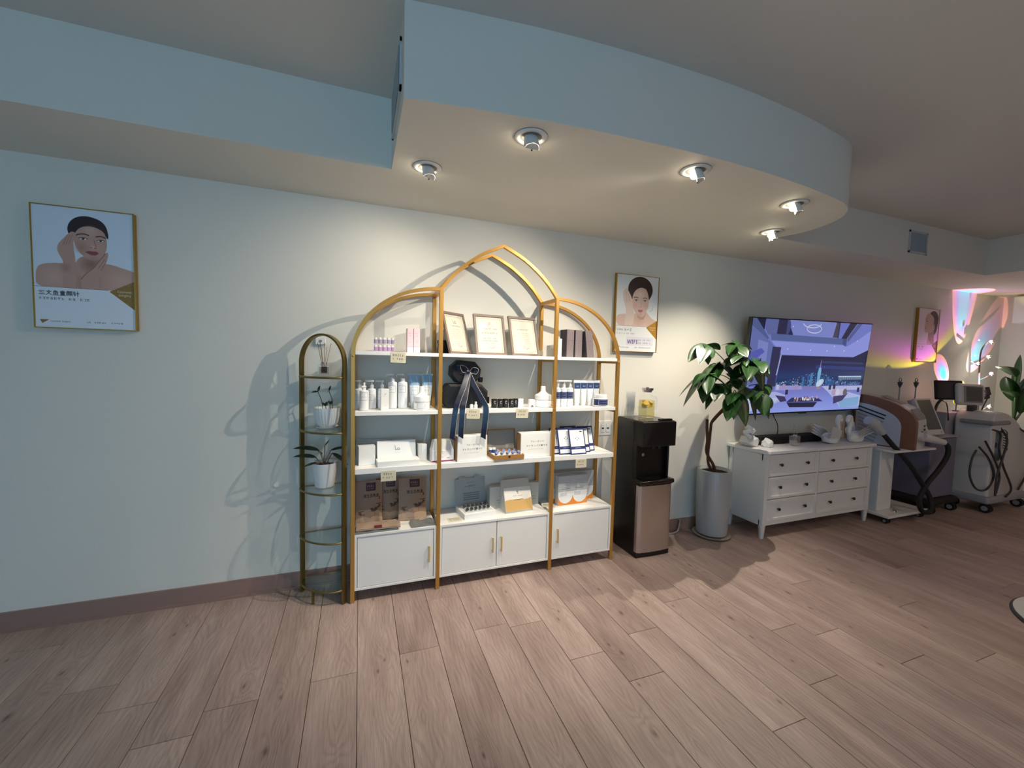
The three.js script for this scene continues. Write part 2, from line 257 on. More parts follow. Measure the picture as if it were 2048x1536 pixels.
vent('air_vent', 'air vent on the short left end of the curved soffit', 0.42, 0.2, (t) => { t.position.set(0.1535, 2.665, 0.9); t.rotation.y = -Math.PI / 2; });
// ---------------------------------------------------------------- gold arched display shelf
const PX = [-0.036, 0.478, 1.28, 1.796], ZF = 0.288, ZB = 0.032, ROWS = [[1.527, 0.022], [1.168, 0.025], [0.825, 0.034]];
{
  const t = thing('display_shelf', 'tall gold metal display shelf with three arches, white boards and white cabinets', 'shelf', [0, 0, 0]);
  const h = [1.51, 1.935, 1.935, 1.51], s = 0.0125;
  for (let i = 0; i < 4; i++) for (const z of [ZF, ZB]) {
    const p = part(t, 'post', rb(PX[i] - s, PX[i] + s, 0.004, h[i], z - s, z + s, 0.003), M.gold);
    part(p, 'foot_cap', cy(0.013, 0.012, 0, 0.006, PX[i], z, 12), M.chrome);
    if (i % 3 === 0) part(p, 'bolt', sp(0.006, PX[i], 1.497, z + s, 10), M.gold);
  }
  const q = (cx, rx, ry, sgn) => Array.from({ length: 25 }, (_, k) => { const a = k / 24 * Math.PI / 2; return [cx - sgn * rx * Math.cos(a), 1.508 + ry * Math.sin(a)]; });
  const ogive = new THREE.SplineCurve([[0.478, 1.925], [0.543, 2.008], [0.621, 2.084], [0.718, 2.156], [0.8, 2.2], [0.8795, 2.236]].map((p) => V2(...p))).getPoints(24).map((p) => [p.x, p.y]);
  const full = [...ogive, ...ogive.slice(0, -1).reverse().map(([x, y]) => [2 * 0.8795 - x, y])];
  for (const z of [ZF, ZB]) {
    part(t, 'side_arch', sweepXY(q(0.478, 0.514, 0.417, 1), z - 0.012, z + 0.012, 0.019), M.gold);
    part(t, 'pointed_arch', sweepXY(full, z - 0.012, z + 0.012, 0.019), M.gold);
    part(t, 'side_arch', sweepXY(q(1.28, 0.516, 0.417, -1), z - 0.012, z + 0.012, 0.019), M.gold);
  }
  for (const i of [1, 2]) part(t, 'cross_bar', bx(PX[i] - 0.012, PX[i] + 0.012, 1.905, 1.93, ZB, ZF), M.gold);
  for (const [y, th] of ROWS) for (let i = 0; i < 4; i++) part(t, 'cross_bar', bx(PX[i] - 0.01, PX[i] + 0.01, y - th - 0.016, y - th, ZB, ZF), M.gold);
  for (const [y, th] of ROWS) for (let i = 0; i < 3; i++) part(t, 'shelf_board', rb(PX[i] + 0.0125, PX[i + 1] - 0.0125, y - th, y, 0.012, 0.298, 0.002), M.board);
  for (let i = 0; i < 3; i++) {
    const a = PX[i] + 0.0125, b = PX[i + 1] - 0.0125, y0 = 0.075, y1 = 0.42, w = 0.013;
    const c = part(t, 'cabinet', [bx(a, b, y1 - w, y1, 0.012, 0.296), bx(a, b, y0, y0 + w, 0.012, 0.296), bx(a, a + w, y0 + w, y1 - w, 0.012, 0.296), bx(b - w, b, y0 + w, y1 - w, 0.012, 0.296), bx(a + w, b - w, y0 + w, y1 - w, 0.012, 0.022)], M.board);
    const doors = i === 1 ? [[a + w + 0.003, (a + b) / 2 - 0.0025, 1], [(a + b) / 2 + 0.0025, b - w - 0.003, -1]] : [[a + w + 0.003, b - w - 0.003, i === 0 ? 1 : -1]];
    for (const [d0, d1, side] of doors) {
      const d = part(c, 'door', rb(d0, d1, y0 + w + 0.003, y1 - w - 0.003, 0.272, 0.291, 0.0015), M.board), hx = side > 0 ? d1 - 0.028 : d0 + 0.028;
      void d; lab(part(c, 'handle', [rb(hx - 0.005, hx + 0.005, 0.195, 0.3, 0.302, 0.312, 0.002), bx(hx - 0.004, hx + 0.004, 0.2, 0.208, 0.29, 0.303), bx(hx - 0.004, hx + 0.004, 0.287, 0.295, 0.29, 0.303)], M.brass), 'slim gold door handle');
    }
  }
}
// ---------------------------------------------------------------- quarter-round rack of antique brass and glass
const RACK = { x: -0.207, z: 0.1725, turn: -40.9 * RAD }, RY = [1.375, 1.05, 0.685, 0.39, 0.095];
{
  const t = thing('corner_rack', 'slim antique brass rack with an arched top and curved glass shelves', 'rack', [RACK.x, 0, RACK.z], RACK.turn);
  const R = 0.166, y0 = 1.45, arch = [[-R, 0.005], [-R, 0.5], [-R, 1.0], [-R, y0]];
  for (let k = 1; k < 32; k++) { const a = Math.PI - k / 32 * Math.PI; arch.push([Math.cos(a) * R, y0 + Math.sin(a) * R * 1.02]); }
  arch.push([R, y0], [R, 1.0], [R, 0.5], [R, 0.005]);
  part(t, 'arch_frame', sweepXY(arch, -0.014, 0.014, 0.012), M.goldDark);
  part(t, 'rear_post', bx(-0.008, 0.008, 0.005, 1.39, -0.178, -0.162), M.goldDark);
  const outline = [V2(0, -0.168)]; for (let k = 0; k <= 24; k++) { const a = k / 24 * Math.PI; outline.push(V2(Math.cos(a) * (R - 0.006), Math.sin(a) * 0.082)); }
  const glassG = new THREE.ExtrudeGeometry(new THREE.Shape(outline.map((p) => V2(p.x, -p.y))), { depth: 0.006, bevelEnabled: false }).rotateX(-Math.PI / 2);
  const rim = outline.map((p) => [p.x, 0, p.y]);
  for (const y of RY) {
    const g = part(t, 'glass_shelf', glassG.clone().translate(0, y - 0.006, 0), phys(0xeef5f2, 0.03, { transmission: 1, thickness: 0, ior: 1.5 }));
    part(g, 'shelf_rim', [tube(rim.slice(1).map(([x, , z]) => [x, y - 0.009, z]), 0.006, 40, 6), rod([-R + 0.006, y - 0.009, 0], [0, y - 0.009, -0.168], 0.005), rod([R - 0.006, y - 0.009, 0], [0, y - 0.009, -0.168], 0.005)], M.goldDark);
  }
  part(t, 'front_leg', bx(-0.006, 0.006, 0, 0.09, 0.07, 0.082), M.goldDark);
}
const onRack = (lx, lz) => { const c = Math.cos(RACK.turn), s = Math.sin(RACK.turn); return [RACK.x + lx * c + lz * s, RACK.z - lx * s + lz * c]; };
// leaves: a curved, folded blade from base to tip
function blade(base, tip, width, droop = 0.15, fold = 0.18, n = 7, roll = 0) {
  const A = base.isVector3 ? base : V3(...base), B = tip.isVector3 ? tip : V3(...tip), L = A.distanceTo(B), mid = A.clone().lerp(B, 0.5).add(V3(0, droop * L, 0));
  const cur = new THREE.QuadraticBezierCurve3(A, mid, B), pos = [], idx = [], uv = [];
  for (let i = 0; i <= n; i++) {
    const u = i / n, p = cur.getPoint(u), d = cur.getTangent(u);
    let side = new THREE.Vector3().crossVectors(d, V3(0, 1, 0)); if (side.lengthSq() < 1e-4) side.set(1, 0, 0); side.normalize(); if (roll) side.applyAxisAngle(d, roll);
    const up = new THREE.Vector3().crossVectors(side, d).normalize(), w = width * Math.pow(Math.sin(Math.PI * Math.pow(Math.min(1, u * 0.985 + 0.012), 0.82)), 0.75) * 0.5 + 0.0004;
    for (const k of [-1, -0.5, 0, 0.5, 1]) { const q = p.clone().addScaledVector(side, k * w).addScaledVector(up, -fold * w * (1 - Math.abs(k)) * 1 + (Math.abs(k) === 0.5 ? 0.12 * w : 0)); pos.push(q.x, q.y, q.z); uv.push(0.5 + k / 2, u); }
  }
  for (let i = 0; i < n; i++) for (let k = 0; k < 4; k++) { const a = i * 5 + k, b = a + 5; idx.push(a, a + 1, b, a + 1, b + 1, b); }
  const g = new THREE.BufferGeometry(); g.setAttribute('position', new THREE.BufferAttribute(new Float32Array(pos), 3)); g.setAttribute('uv', new THREE.BufferAttribute(new Float32Array(uv), 2)); g.setIndex(idx); g.computeVertexNormals(); return clean(g);
}
const leafTex = dataTex(128, 256, (x, y) => { const u = Math.abs(x / 128 - 0.5) * 2, v = y / 256, vein = Math.pow(0.5 + 0.5 * Math.cos((v * 16 - u * 2.2) * Math.PI * 2), 14) * 26 * (1 - u * 0.6), mid = u < 0.05 ? 40 : 0, n = (fbm(x / 14, y / 14, 3) - 0.45) * 22; return [33 + n * 0.6 + vein * 0.7 + mid * 0.8, 68 + n + vein + mid * 0.8, 28 + n * 0.4 + vein * 0.6 + mid * 0.5]; });
M.leaf = phys(0xffffff, 0.34, { map: leafTex, side: THREE.DoubleSide, clearcoat: 0.25, clearcoatRoughness: 0.3 });
M.leafDark = phys(0x39452f, 0.4, { side: THREE.DoubleSide });
M.leafPale = phys(0xc4dca4, 0.36, { map: leafTex, side: THREE.DoubleSide, clearcoat: 0.25 });
{
  // reed diffuser on the top shelf
  const [x, z] = onRack(-0.01, -0.02), d = thing('reed_diffuser', 'square clear glass reed diffuser with brown label on top shelf of brass rack', 'diffuser', [x, RY[0], z], 0.12);
  part(d, 'bottle', rb(-0.034, 0.034, 0.001, 0.07, -0.025, 0.025, 0.006), phys(0xffffff, 0.04, { transmission: 0.9, thickness: 0, ior: 1.45 }));
  part(d, 'oil', bx(-0.028, 0.028, 0.006, 0.05, -0.02, 0.02), phys(0xefe9df, 0.1, { transmission: 0.7, thickness: 0 }));
  part(d, 'brown_label', bx(-0.016, 0.016, 0.016, 0.052, 0.025, 0.0262), std(0x5d3a2e, 0.6)); part(d, 'collar', cy(0.016, 0.014, 0.07, 0.08), M.chrome);
  for (const [a, b] of [[-0.035, 0.01], [-0.012, -0.02], [0.004, 0.012], [0.018, -0.014], [0.04, 0.008], [-0.022, 0.02]]) part(d, 'reed', rod([a * 0.15, 0.03, b * 0.15], [a, 0.185 + b, b], 0.0017, 6), std(0xb08c63, 0.8));
  // small wall control above it
  const w = thing('wall_thermostat', 'small white wall control above the reed diffuser', 'thermostat', [-0.23, 1.585, 0.0005]);
  part(w, 'case', rb(-0.03, 0.03, -0.022, 0.022, 0, 0.022, 0.004), M.white); part(w, 'dial', cy(0.009, 0.008, 0, 0.004).rotateX(Math.PI / 2).translate(0, 0, 0.022), M.grey);
}
{
  const [x, z] = onRack(-0.012, -0.045), p = thing('potted_plant', 'fluted white pot with thin sparse seedlings on the brass rack', 'plant', [x, RY[1], z]);
  const prof = [[0, 0.012], [0.05, 0.012], [0.062, 0.035], [0.071, 0.08], [0.075, 0.128], [0.07, 0.128], [0.066, 0.09], [0, 0.088]], g = lathe(prof, 96), a = g.attributes.position;
  for (let i = 0; i < a.count; i++) { const X = a.getX(i), Z = a.getZ(i), r = Math.hypot(X, Z), y = a.getY(i); if (r > 0.045 && y > 0.013 && y < 0.12) { const k = 1 + 0.028 * Math.cos(Math.atan2(Z, X) * 24); a.setX(i, X * k); a.setZ(i, Z * k); } }
  g.computeVertexNormals(); part(p, 'pot', g, M.whiteGloss); part(p, 'saucer', lathe([[0, 0.001], [0.052, 0.001], [0.068, 0.014], [0.064, 0.015], [0.05, 0.006], [0, 0.006]], 40), M.whiteGloss);
  part(p, 'soil', cy(0.068, 0.068, 0.1, 0.112), M.soil);
  const st = (pts, leaves) => { const s = part(p, 'stem', tube(pts, 0.0024, 16, 6), M.leafDark); for (const [b, t, w] of leaves) part(s, 'leaf', blade(b, t, w * 1.25, 0.1, 0.18, 7, 0.8), M.leafDark); };
  st([[-0.02, 0.11, 0], [-0.03, 0.17, 0], [-0.05, 0.225, 0]], [[[-0.05, 0.225, 0], [-0.085, 0.222, 0.012], 0.012], [[-0.05, 0.225, 0], [-0.038, 0.262, 0], 0.016]]);
  st([[0.03, 0.11, 0], [0.03, 0.17, 0], [0.012, 0.23, 0]], [[[0.012, 0.23, 0], [0.002, 0.215, 0.01], 0.011], [[0.012, 0.23, 0], [0.022, 0.262, 0], 0.013]]);
  st([[0.0, 0.11, 0.02], [-0.006, 0.14, 0.022]], [[[-0.006, 0.14, 0.022], [-0.025, 0.16, 0.022], 0.016], [[-0.006, 0.14, 0.022], [0.004, 0.165, 0.02], 0.016]]);
  st([[0.02, 0.11, 0.02], [0.018, 0.15, 0.022]], [[[0.018, 0.15, 0.022], [0.01, 0.172, 0.02], 0.018], [[0.018, 0.15, 0.022], [0.034, 0.168, 0.02], 0.016]]);
}
{
  const [x, z] = onRack(-0.02, -0.035), p = thing('potted_plant', 'plain white pot with broad dark drooping leaves on the brass rack', 'plant', [x, RY[2], z]);
  part(p, 'pot', lathe([[0, 0.001], [0.05, 0.001], [0.056, 0.01], [0.076, 0.155], [0.071, 0.155], [0.066, 0.12], [0, 0.12]], 48), M.whiteGloss); part(p, 'soil', cy(0.068, 0.069, 0.12, 0.135), M.soil);
  const stalk = std(0x8a6a62, 0.6);
  for (const [e, tip, w] of [[[-0.03, 0.235, 0.03], [-0.165, 0.262, 0.075], 0.05], [[0.0, 0.255, 0.0], [0.028, 0.29, -0.03], 0.045], [[-0.045, 0.195, 0.04], [-0.165, 0.212, 0.07], 0.052], [[-0.02, 0.2, -0.02], [-0.05, 0.225, -0.06], 0.05], [[0.035, 0.23, 0.02], [0.128, 0.235, 0.0], 0.04], [[0.045, 0.215, 0.035], [0.135, 0.135, 0.04], 0.062], [[-0.04, 0.16, 0.04], [-0.12, 0.145, 0.08], 0.04]]) {
    const s = part(p, 'stem', tube([[rr(-0.015, 0.015), 0.13, rr(-0.01, 0.01)], [e[0] * 0.6, e[1] * 0.85, e[2] * 0.6], e], 0.003, 10, 6), stalk); part(s, 'leaf', blade(e, tip, w * 1.15, 0.16, 0.25, 7, e[0] < 0 ? 0.6 : -0.6), M.leafDark);
  }
}
// ---------------------------------------------------------------- goods on the display shelf
const [R1, R2, R3, R4] = [1.527, 1.168, 0.825, 0.42];
const P = {};   // printed materials
const print = (w, h, draw, rough = 0.6, tint = 0xffffff) => std(tint, rough, 0, { map: canvasTex(w, h, draw) });
const fill = (g, c, w, h) => { g.fillStyle = c; g.fillRect(0, 0, w, h); };
const type = (g, s, x, y, font, color, align = 'center') => { g.fillStyle = color; g.font = font; g.textAlign = align; g.fillText(s, x, y); };
// hand-written price cards
const cardPrint = [0, 1, 2].map((k) => print(192, 128, (g, w, h) => { fill(g, '#cfc7ad', w, h); g.strokeStyle = '#e6dfc8'; g.lineWidth = 6; g.strokeRect(3, 3, w - 6, h - 6); smallPrint(g, 22 + 6 * k, 26, 150 - 12 * k, 26, '#2a2620'); smallPrint(g, 22, 72, 26, 24, '#2a2620'); smallPrint(g, 76 - 8 * k, 72, 80, 24, '#2a2620'); }));
function card(x, y, z, label, k, lie = false, turn = 0) {
  const t = thing('price_card', label, 'price card', [x, y, z], turn, lie ? 'price cards lying on the cabinets' : 'price cards hanging from the shelf edges'); const w = 0.088, h = 0.064;
  const c = part(t, 'card', bx(-w / 2, w / 2, -h / 2, h / 2, -0.0006, 0.0006), std(0xd2cab0, 0.8)), f = part(t, 'writing', sheet(w, h, 0, 0, 0.0009), cardPrint[k % 3]);
  if (lie) { c.rotation.x = f.rotation.x = -Math.PI / 2; } else { t.rotation.z = rr(-0.03, 0.02); }
}
card(0.22, 1.495, 0.3005, 'cream handwritten card on the top board edge below the pink boxes', 0);
card(0.695, 1.142, 0.3005, 'cream handwritten card between the hanging navy ribbons', 1);
card(1.037, 1.138, 0.3005, 'cream handwritten card under the row of black jars', 2);
card(0.168, 0.772, 0.3005, 'cream handwritten card hanging above the brown pouches', 1);
card(1.507, 0.763, 0.3005, 'cream handwritten card under the navy mask packets', 2);
card(0.6, R4 + 0.001, 0.225, 'cream card lying flat beside the grey ampoule box', 0, true, 0.05);
card(1.318, R4 + 0.001, 0.16, 'cream card lying flat at the foot of the orange and white box', 1, true, -0.25);
const carton = (name, label, [x, y, z], w, h, d, mat, turn = 0, group, front) => { const t = thing(name, label, 'box', [x, y, z], turn, group); part(t, 'carton', rb(-w / 2, w / 2, 0.0005, h, -d / 2, d / 2, 0.0015, 1), mat); if (front) part(t, 'front_print', sheet(w - 0.002, h - 0.002, 0, h / 2, d / 2 + 0.0005), front); return t; };
// --- top board
{
  const t = thing('vial_rack', 'clear two-tier rack of lavender vials on the top board', 'vials', [0.143, R1, 0.2]), acr = phys(0xffffff, 0.05, { transmission: 0.92, thickness: 0, ior: 1.45 });
  part(t, 'rack_frame', [bx(-0.064, 0.064, 0.0005, 0.004, -0.02, 0.02), bx(-0.064, 0.064, 0.046, 0.05, -0.02, 0.02), bx(-0.064, -0.061, 0, 0.095, -0.02, 0.02), bx(0.061, 0.064, 0, 0.095, -0.02, 0.02)], acr);
  for (const y of [0.005, 0.051]) for (let i = 0; i < 5; i++) { const v = part(t, 'vial', cy(0.0105, 0.0105, y, y + 0.024, -0.05 + i * 0.025, 0, 16), std(y < 0.02 ? 0xb48bbd : 0xa493b4, 0.35)); part(v, 'vial_cap', cy(0.008, 0.009, y + 0.024, y + 0.037, -0.05 + i * 0.025, 0, 14), M.white); }
  P.pink = print(128, 320, (g, w, h) => { fill(g, '#f3c9d0', w, h); g.fillStyle = '#f7dfe2'; g.fillRect(0, h * 0.76, w, h * 0.24); g.fillStyle = '#9a5566'; g.fillRect(0, h * 0.755, w, 3); smallPrint(g, 26, 58, 78, 15, '#8f4a5c'); smallPrint(g, 54, 88, 22, 18, '#8f4a5c'); smallPrint(g, 34, 178, 60, 9, '#b8788a'); });
  for (const k of [0, 1]) carton('pink_carton', k ? 'slim pink carton on the side away from the vial rack' : 'slim pink carton on the side facing the vial rack', [0.298 + 0.0405 * k, R1, 0.2], 0.039, 0.152, 0.04, std(0xe6b7c0, 0.5), 0.06, 'pair of pink cartons', P.pink);
  const bt = thing('black_gift_box', 'small black round box behind the leaning certificate', 'box', [0.53, R1, 0.11]); part(bt, 'drum', cy(0.04, 0.04, 0.0005, 0.07, 0, 0, 32), M.blackMatte); part(bt, 'lid', cy(0.042, 0.042, 0.07, 0.09, 0, 0, 32), M.blackMatte);
  const bei = thing('beige_pouch', 'small beige cosmetic pouch beside the certificates', 'pouch', [1.225, R1, 0.13]); part(bei, 'pouch_body', rb(-0.03, 0.03, 0.0005, 0.045, -0.014, 0.014, 0.012, 3), std(0xc9bda4, 0.8));
  part(bei, 'pouch_seam', rb(-0.028, 0.028, 0.045, 0.05, -0.002, 0.002, 0.001, 1), std(0xb0a58c, 0.8));
  // certificates
  const wood = std(0x7b6a60, 0.55), gilt = '#c6c3a4';
  const cert = (kind) => print(384, 460, (g, w, h) => {
    fill(g, '#f4f2e6', w, h); g.strokeStyle = gilt; g.lineWidth = 5; g.strokeRect(20, 20, w - 40, h - 40); g.lineWidth = 2; g.strokeRect(30, 30, w - 60, h - 60);
    for (const [cx, cy2] of [[24, 24], [w - 24, 24], [24, h - 24], [w - 24, h - 24]]) { g.beginPath(); g.arc(cx, cy2, 13, 0, 7); g.fillStyle = '#dcd9bd'; g.fill(); }
    if (kind === 0) { g.strokeStyle = '#2b2b2b'; g.lineWidth = 4; g.beginPath(); g.moveTo(150, 56); g.lineTo(166, 104); g.lineTo(186, 104); g.stroke(); g.beginPath(); g.arc(206, 92, 15, 0.5, 5.6); g.lineTo(220, 92); g.lineTo(220, 108); g.stroke(); smallPrint(g, 90, 130, 180, 17, '#3c3a34'); type(g, 'Salon', 285, 146, 'italic 16px serif', '#3c3a34'); for (let i = 0; i < 5; i++) smallPrint(g, 84, 178 + i * 26, 215 - 20 * (i % 2), 9, '#8a867a'); for (let i = 0; i < 3; i++) smallPrint(g, 96, 330 + i * 26, 190, 8, '#8a867a'); }
    if (kind === 1) { type(g, 'JP', 190, 108, '54px sans-serif', '#d8806f'); smallPrint(g, 66, 140, 165, 22, '#4c4a42'); type(g, 'Salon', 272, 160, '24px serif', '#4c4a42'); smallPrint(g, 70, 196, 245, 21, '#4c4a42'); smallPrint(g, 96, 232, 190, 8, '#8a867a'); smallPrint(g, 88, 268, 200, 17, '#3c3a34'); smallPrint(g, 84, 300, 215, 17, '#3c3a34'); smallPrint(g, 116, 334, 150, 12, '#3c3a34'); smallPrint(g, 150, 372, 90, 9, '#6a675c'); smallPrint(g, 138, 392, 110, 9, '#6a675c'); g.strokeStyle = '#d9a596'; g.lineWidth = 3; g.strokeRect(262, 372, 28, 28); }
    if (kind === 2) { smallPrint(g, 92, 132, 190, 15, '#3c3a34'); for (let i = 0; i < 6; i++) smallPrint(g, 94, 186 + i * 26, 200, 8, '#9b978a'); for (let i = 0; i < 2; i++) smallPrint(g, 150, 360 + i * 24, 130, 8, '#9b978a'); }
    g.strokeStyle = '#2d2d2d'; g.lineWidth = 3; g.beginPath(); g.moveTo(175, kind === 1 ? 408 : 350); g.bezierCurveTo(195, 380, 205, 420, 225, 395); g.bezierCurveTo(230, 385, 240, 400, 255, 382); g.stroke();
  }, 0.6, 0xd9d8d4);
  const frame = (label, x, z, turn, lean, kind) => {
    const t2 = thing('framed_certificate', label, 'certificate', [x, R1 + 0.0005, z], turn), w = 0.232, h = 0.285, f = 0.017, grp = new THREE.Group(); grp.name = 'leaning_frame'; grp.rotation.x = -lean; t2.add(grp);
    part(grp, 'frame_moulding', [rb(-w / 2, w / 2, 0, f, -0.016, 0, 0.002), rb(-w / 2, w / 2, h - f, h, -0.016, 0, 0.002), rb(-w / 2, -w / 2 + f, f, h - f, -0.016, 0, 0.002), rb(w / 2 - f, w / 2, f, h - f, -0.016, 0, 0.002)], wood);
    part(grp, 'backing_board', bx(-w / 2 + 0.004, w / 2 - 0.004, 0.004, h - 0.004, -0.015, -0.008), std(0x4a3f38, 0.8)); part(grp, 'certificate_paper', sheet(w - 2 * f, h - 2 * f, 0, h / 2, -0.0072), cert(kind));
    part(grp, 'glazing', sheet(w - 2 * f, h - 2 * f, 0, h / 2, -0.004), M.glass);
  };
  frame('framed certificate with a thin black monogram, turned and leaning sideways', 0.63, 0.225, 40 * RAD, 16 * RAD, 0);
  frame('framed certificate with red JP letters in the middle of the three', 0.842, 0.215, 9 * RAD, 14 * RAD, 1);
  frame('framed certificate of plain text lines with no heading mark', 1.094, 0.215, 12 * RAD, 15 * RAD, 2);
  carton('white_carton', 'narrow white carton standing beside the grey boxes', [1.345, R1, 0.2], 0.03, 0.13, 0.05, M.white);
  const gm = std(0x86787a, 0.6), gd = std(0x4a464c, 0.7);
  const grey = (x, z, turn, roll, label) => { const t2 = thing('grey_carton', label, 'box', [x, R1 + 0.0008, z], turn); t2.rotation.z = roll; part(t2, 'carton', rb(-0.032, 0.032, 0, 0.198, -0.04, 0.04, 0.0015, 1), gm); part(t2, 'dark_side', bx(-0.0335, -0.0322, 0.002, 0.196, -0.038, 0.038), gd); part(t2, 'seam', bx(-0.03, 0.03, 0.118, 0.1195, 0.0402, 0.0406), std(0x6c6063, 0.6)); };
  grey(1.418, 0.19, 0.2, 0, 'tall grey carton upright next to the narrow white one'); grey(1.49, 0.185, 0.2, 0, 'tall grey carton upright in the middle of three'); grey(1.592, 0.19, 0.15, 0.13, 'tall grey carton leaning against the other two');
}
// --- second board, left: pump bottles, tubes, jar
const lotion = std(0xe9ebee, 0.35), clearPump = phys(0xe6e8ea, 0.2, { transmission: 0.3, thickness: 0 });
P.jp = print(128, 128, (g, w, h) => { fill(g, '#eef0f2', w, h); g.strokeStyle = '#40404a'; g.lineWidth = 3; g.strokeRect(6, 6, w - 12, h - 12); type(g, 'JP', 64, 50, 'italic 24px sans-serif', '#d98c84'); smallPrint(g, 30, 66, 70, 10, '#5b5b63'); smallPrint(g, 44, 98, 40, 8, '#c98078'); });
const wrapLabel = (r, y0, y1, arc) => new THREE.CylinderGeometry(r, r, y1 - y0, 14, 1, true, -arc / 2, arc).translate(0, (y0 + y1) / 2, 0);
function pumpBottle(label, [x, y, z], r, h, lab2, pumpM, group, band = [0.42, 0.72], arc = 1.9) {
  const t = thing('pump_bottle', label, 'bottle', [x, y, z], -0.35, group);
  part(t, 'bottle', lathe([[0, 0.0005], [r * 0.94, 0.0005], [r, 0.006], [r, h * 0.92], [r * 0.9, h * 0.98], [r * 0.45, h], [r * 0.42, h + 0.008], [0, h + 0.008]], 28), lotion);
  part(t, 'front_label', wrapLabel(r + 0.0005, h * band[0], h * band[1], arc), lab2);
  const p = part(t, 'pump', [cy(r * 0.5, r * 0.46, h + 0.006, h + 0.024, 0, 0, 18), cy(0.004, 0.004, h + 0.024, h + 0.042, 0, 0, 10), rb(-0.04, 0.012, h + 0.04, h + 0.053, -0.01, 0.01, 0.004), bx(-0.04, -0.033, h + 0.03, h + 0.044, -0.005, 0.005)], pumpM);
  return p;
}
pumpBottle('short white pump bottle behind the round airless bottle', [0.0, R2, 0.15], 0.026, 0.128, P.jp, clearPump, 'short pump bottles'); pumpBottle('short white pump bottle between the airless bottle and the white carton', [0.073, R2, 0.15], 0.026, 0.128, P.jp, clearPump, 'short pump bottles'); pumpBottle('short white pump bottle behind the white lotion carton', [0.135, R2, 0.14], 0.026, 0.128, P.jp, clearPump, 'short pump bottles');
pumpBottle('tall white pump bottle next to the white lotion carton', [0.199, R2, 0.15], 0.028, 0.172, P.jp, clearPump, 'tall pump bottles', [0.6, 0.86]); pumpBottle('tall white pump bottle next to the pale blue tubes', [0.262, R2, 0.15], 0.03, 0.172, P.jp, clearPump, 'tall pump bottles', [0.6, 0.86]);
{
  const t = thing('airless_bottle', 'white airless bottle in front of the short pump bottles', 'bottle', [0.027, R2, 0.235]); part(t, 'bottle', lathe([[0, 0.0005], [0.025, 0.0005], [0.027, 0.006], [0.027, 0.118], [0.022, 0.124], [0, 0.124]], 28), M.whiteGloss); part(t, 'front_label', wrapLabel(0.0275, 0.062, 0.112, 1.6), P.jp); part(t, 'nozzle', [cy(0.011, 0.01, 0.124, 0.138), rb(-0.016, 0.012, 0.138, 0.15, -0.009, 0.009, 0.004), cy(0.006, 0.006, 0.15, 0.17)], M.whiteGloss);
  P.lotion = print(96, 256, (g, w, h) => { fill(g, '#f2efea', w, h); type(g, 'JP', 50, 70, 'italic 26px serif', '#cc7f78'); smallPrint(g, 24, 86, 52, 7, '#b9a9a2'); g.fillStyle = '#d9c9bd'; g.fillRect(34, 190, 28, 2); smallPrint(g, 34, 200, 28, 8, '#b59a86'); });
  carton('lotion_carton', 'small white lotion carton with pink monogram', [0.146, R2, 0.235], 0.047, 0.132, 0.045, M.white, 0.05, undefined, P.lotion);
  P.tubeL = print(128, 256, (g, w, h) => { fill(g, '#e6e9ec', w, h); g.fillStyle = '#8fb4d3'; g.fillRect(0, 0, w, 92); g.strokeStyle = '#c5d8e6'; g.lineWidth = 5; for (const x of [30, 78]) { g.beginPath(); g.moveTo(x, 14); g.lineTo(x + 14, 86); g.stroke(); } g.strokeStyle = '#8c95a0'; g.lineWidth = 2; g.strokeRect(34, 108, 60, 62); smallPrint(g, 42, 128, 44, 8, '#7f8590'); });
  P.tubeB = print(128, 256, (g, w, h) => { fill(g, '#e9ebee', w, h); g.fillStyle = '#27406f'; g.fillRect(16, 26, 96, 66); type(g, 'ace', 64, 70, '22px sans-serif', '#c9d4e8'); });
}
function squeezeTube(label, [x, y, z], h, w, face, group) {
  const t = thing('squeeze_tube', label, 'tube', [x, y, z], 0, group), n = 10, m = 24, pos = [], idx = [], uv = [];
  for (let i = 0; i <= n; i++) { const u = i / n, yy = 0.02 + (h - 0.02) * u, rx = (w * 0.33) * (1 - u) + (w / 2) * u, rz = (w * 0.3) * Math.pow(1 - u, 0.7) + 0.0012; for (let k = 0; k <= m; k++) { const a = -Math.PI + k / m * 2 * Math.PI; pos.push(Math.sin(a) * rx, yy, Math.cos(a) * rz); uv.push(((k / m - 0.25) * 2 + 2) % 1.0001, u); } }
  for (let i = 0; i < n; i++) for (let k = 0; k < m; k++) { const a = i * (m + 1) + k, b = a + m + 1; idx.push(a, a + 1, b, a + 1, b + 1, b); }
  const g = new THREE.BufferGeometry(); g.setAttribute('position', new THREE.BufferAttribute(new Float32Array(pos), 3)); g.setAttribute('uv', new THREE.BufferAttribute(new Float32Array(uv), 2)); g.setIndex(idx); g.computeVertexNormals();
  part(t, 'tube_body', g, face); part(t, 'cap', cy(w * 0.3, w * 0.31, 0.0005, 0.022, 0, 0, 24), M.white); part(t, 'crimp', bx(-w / 2, w / 2, h - 0.006, h + 0.004, -0.001, 0.001), std(0xd6dbe0, 0.4));
}
squeezeTube('clear squeeze tube with pale blue top behind the funnel-lid jar', [0.338, R2, 0.13], 0.218, 0.076, P.tubeL, 'pale blue squeeze tubes'); squeezeTube('clear squeeze tube with pale blue top against the gold post', [0.42, R2, 0.13], 0.218, 0.076, P.tubeL, 'pale blue squeeze tubes');
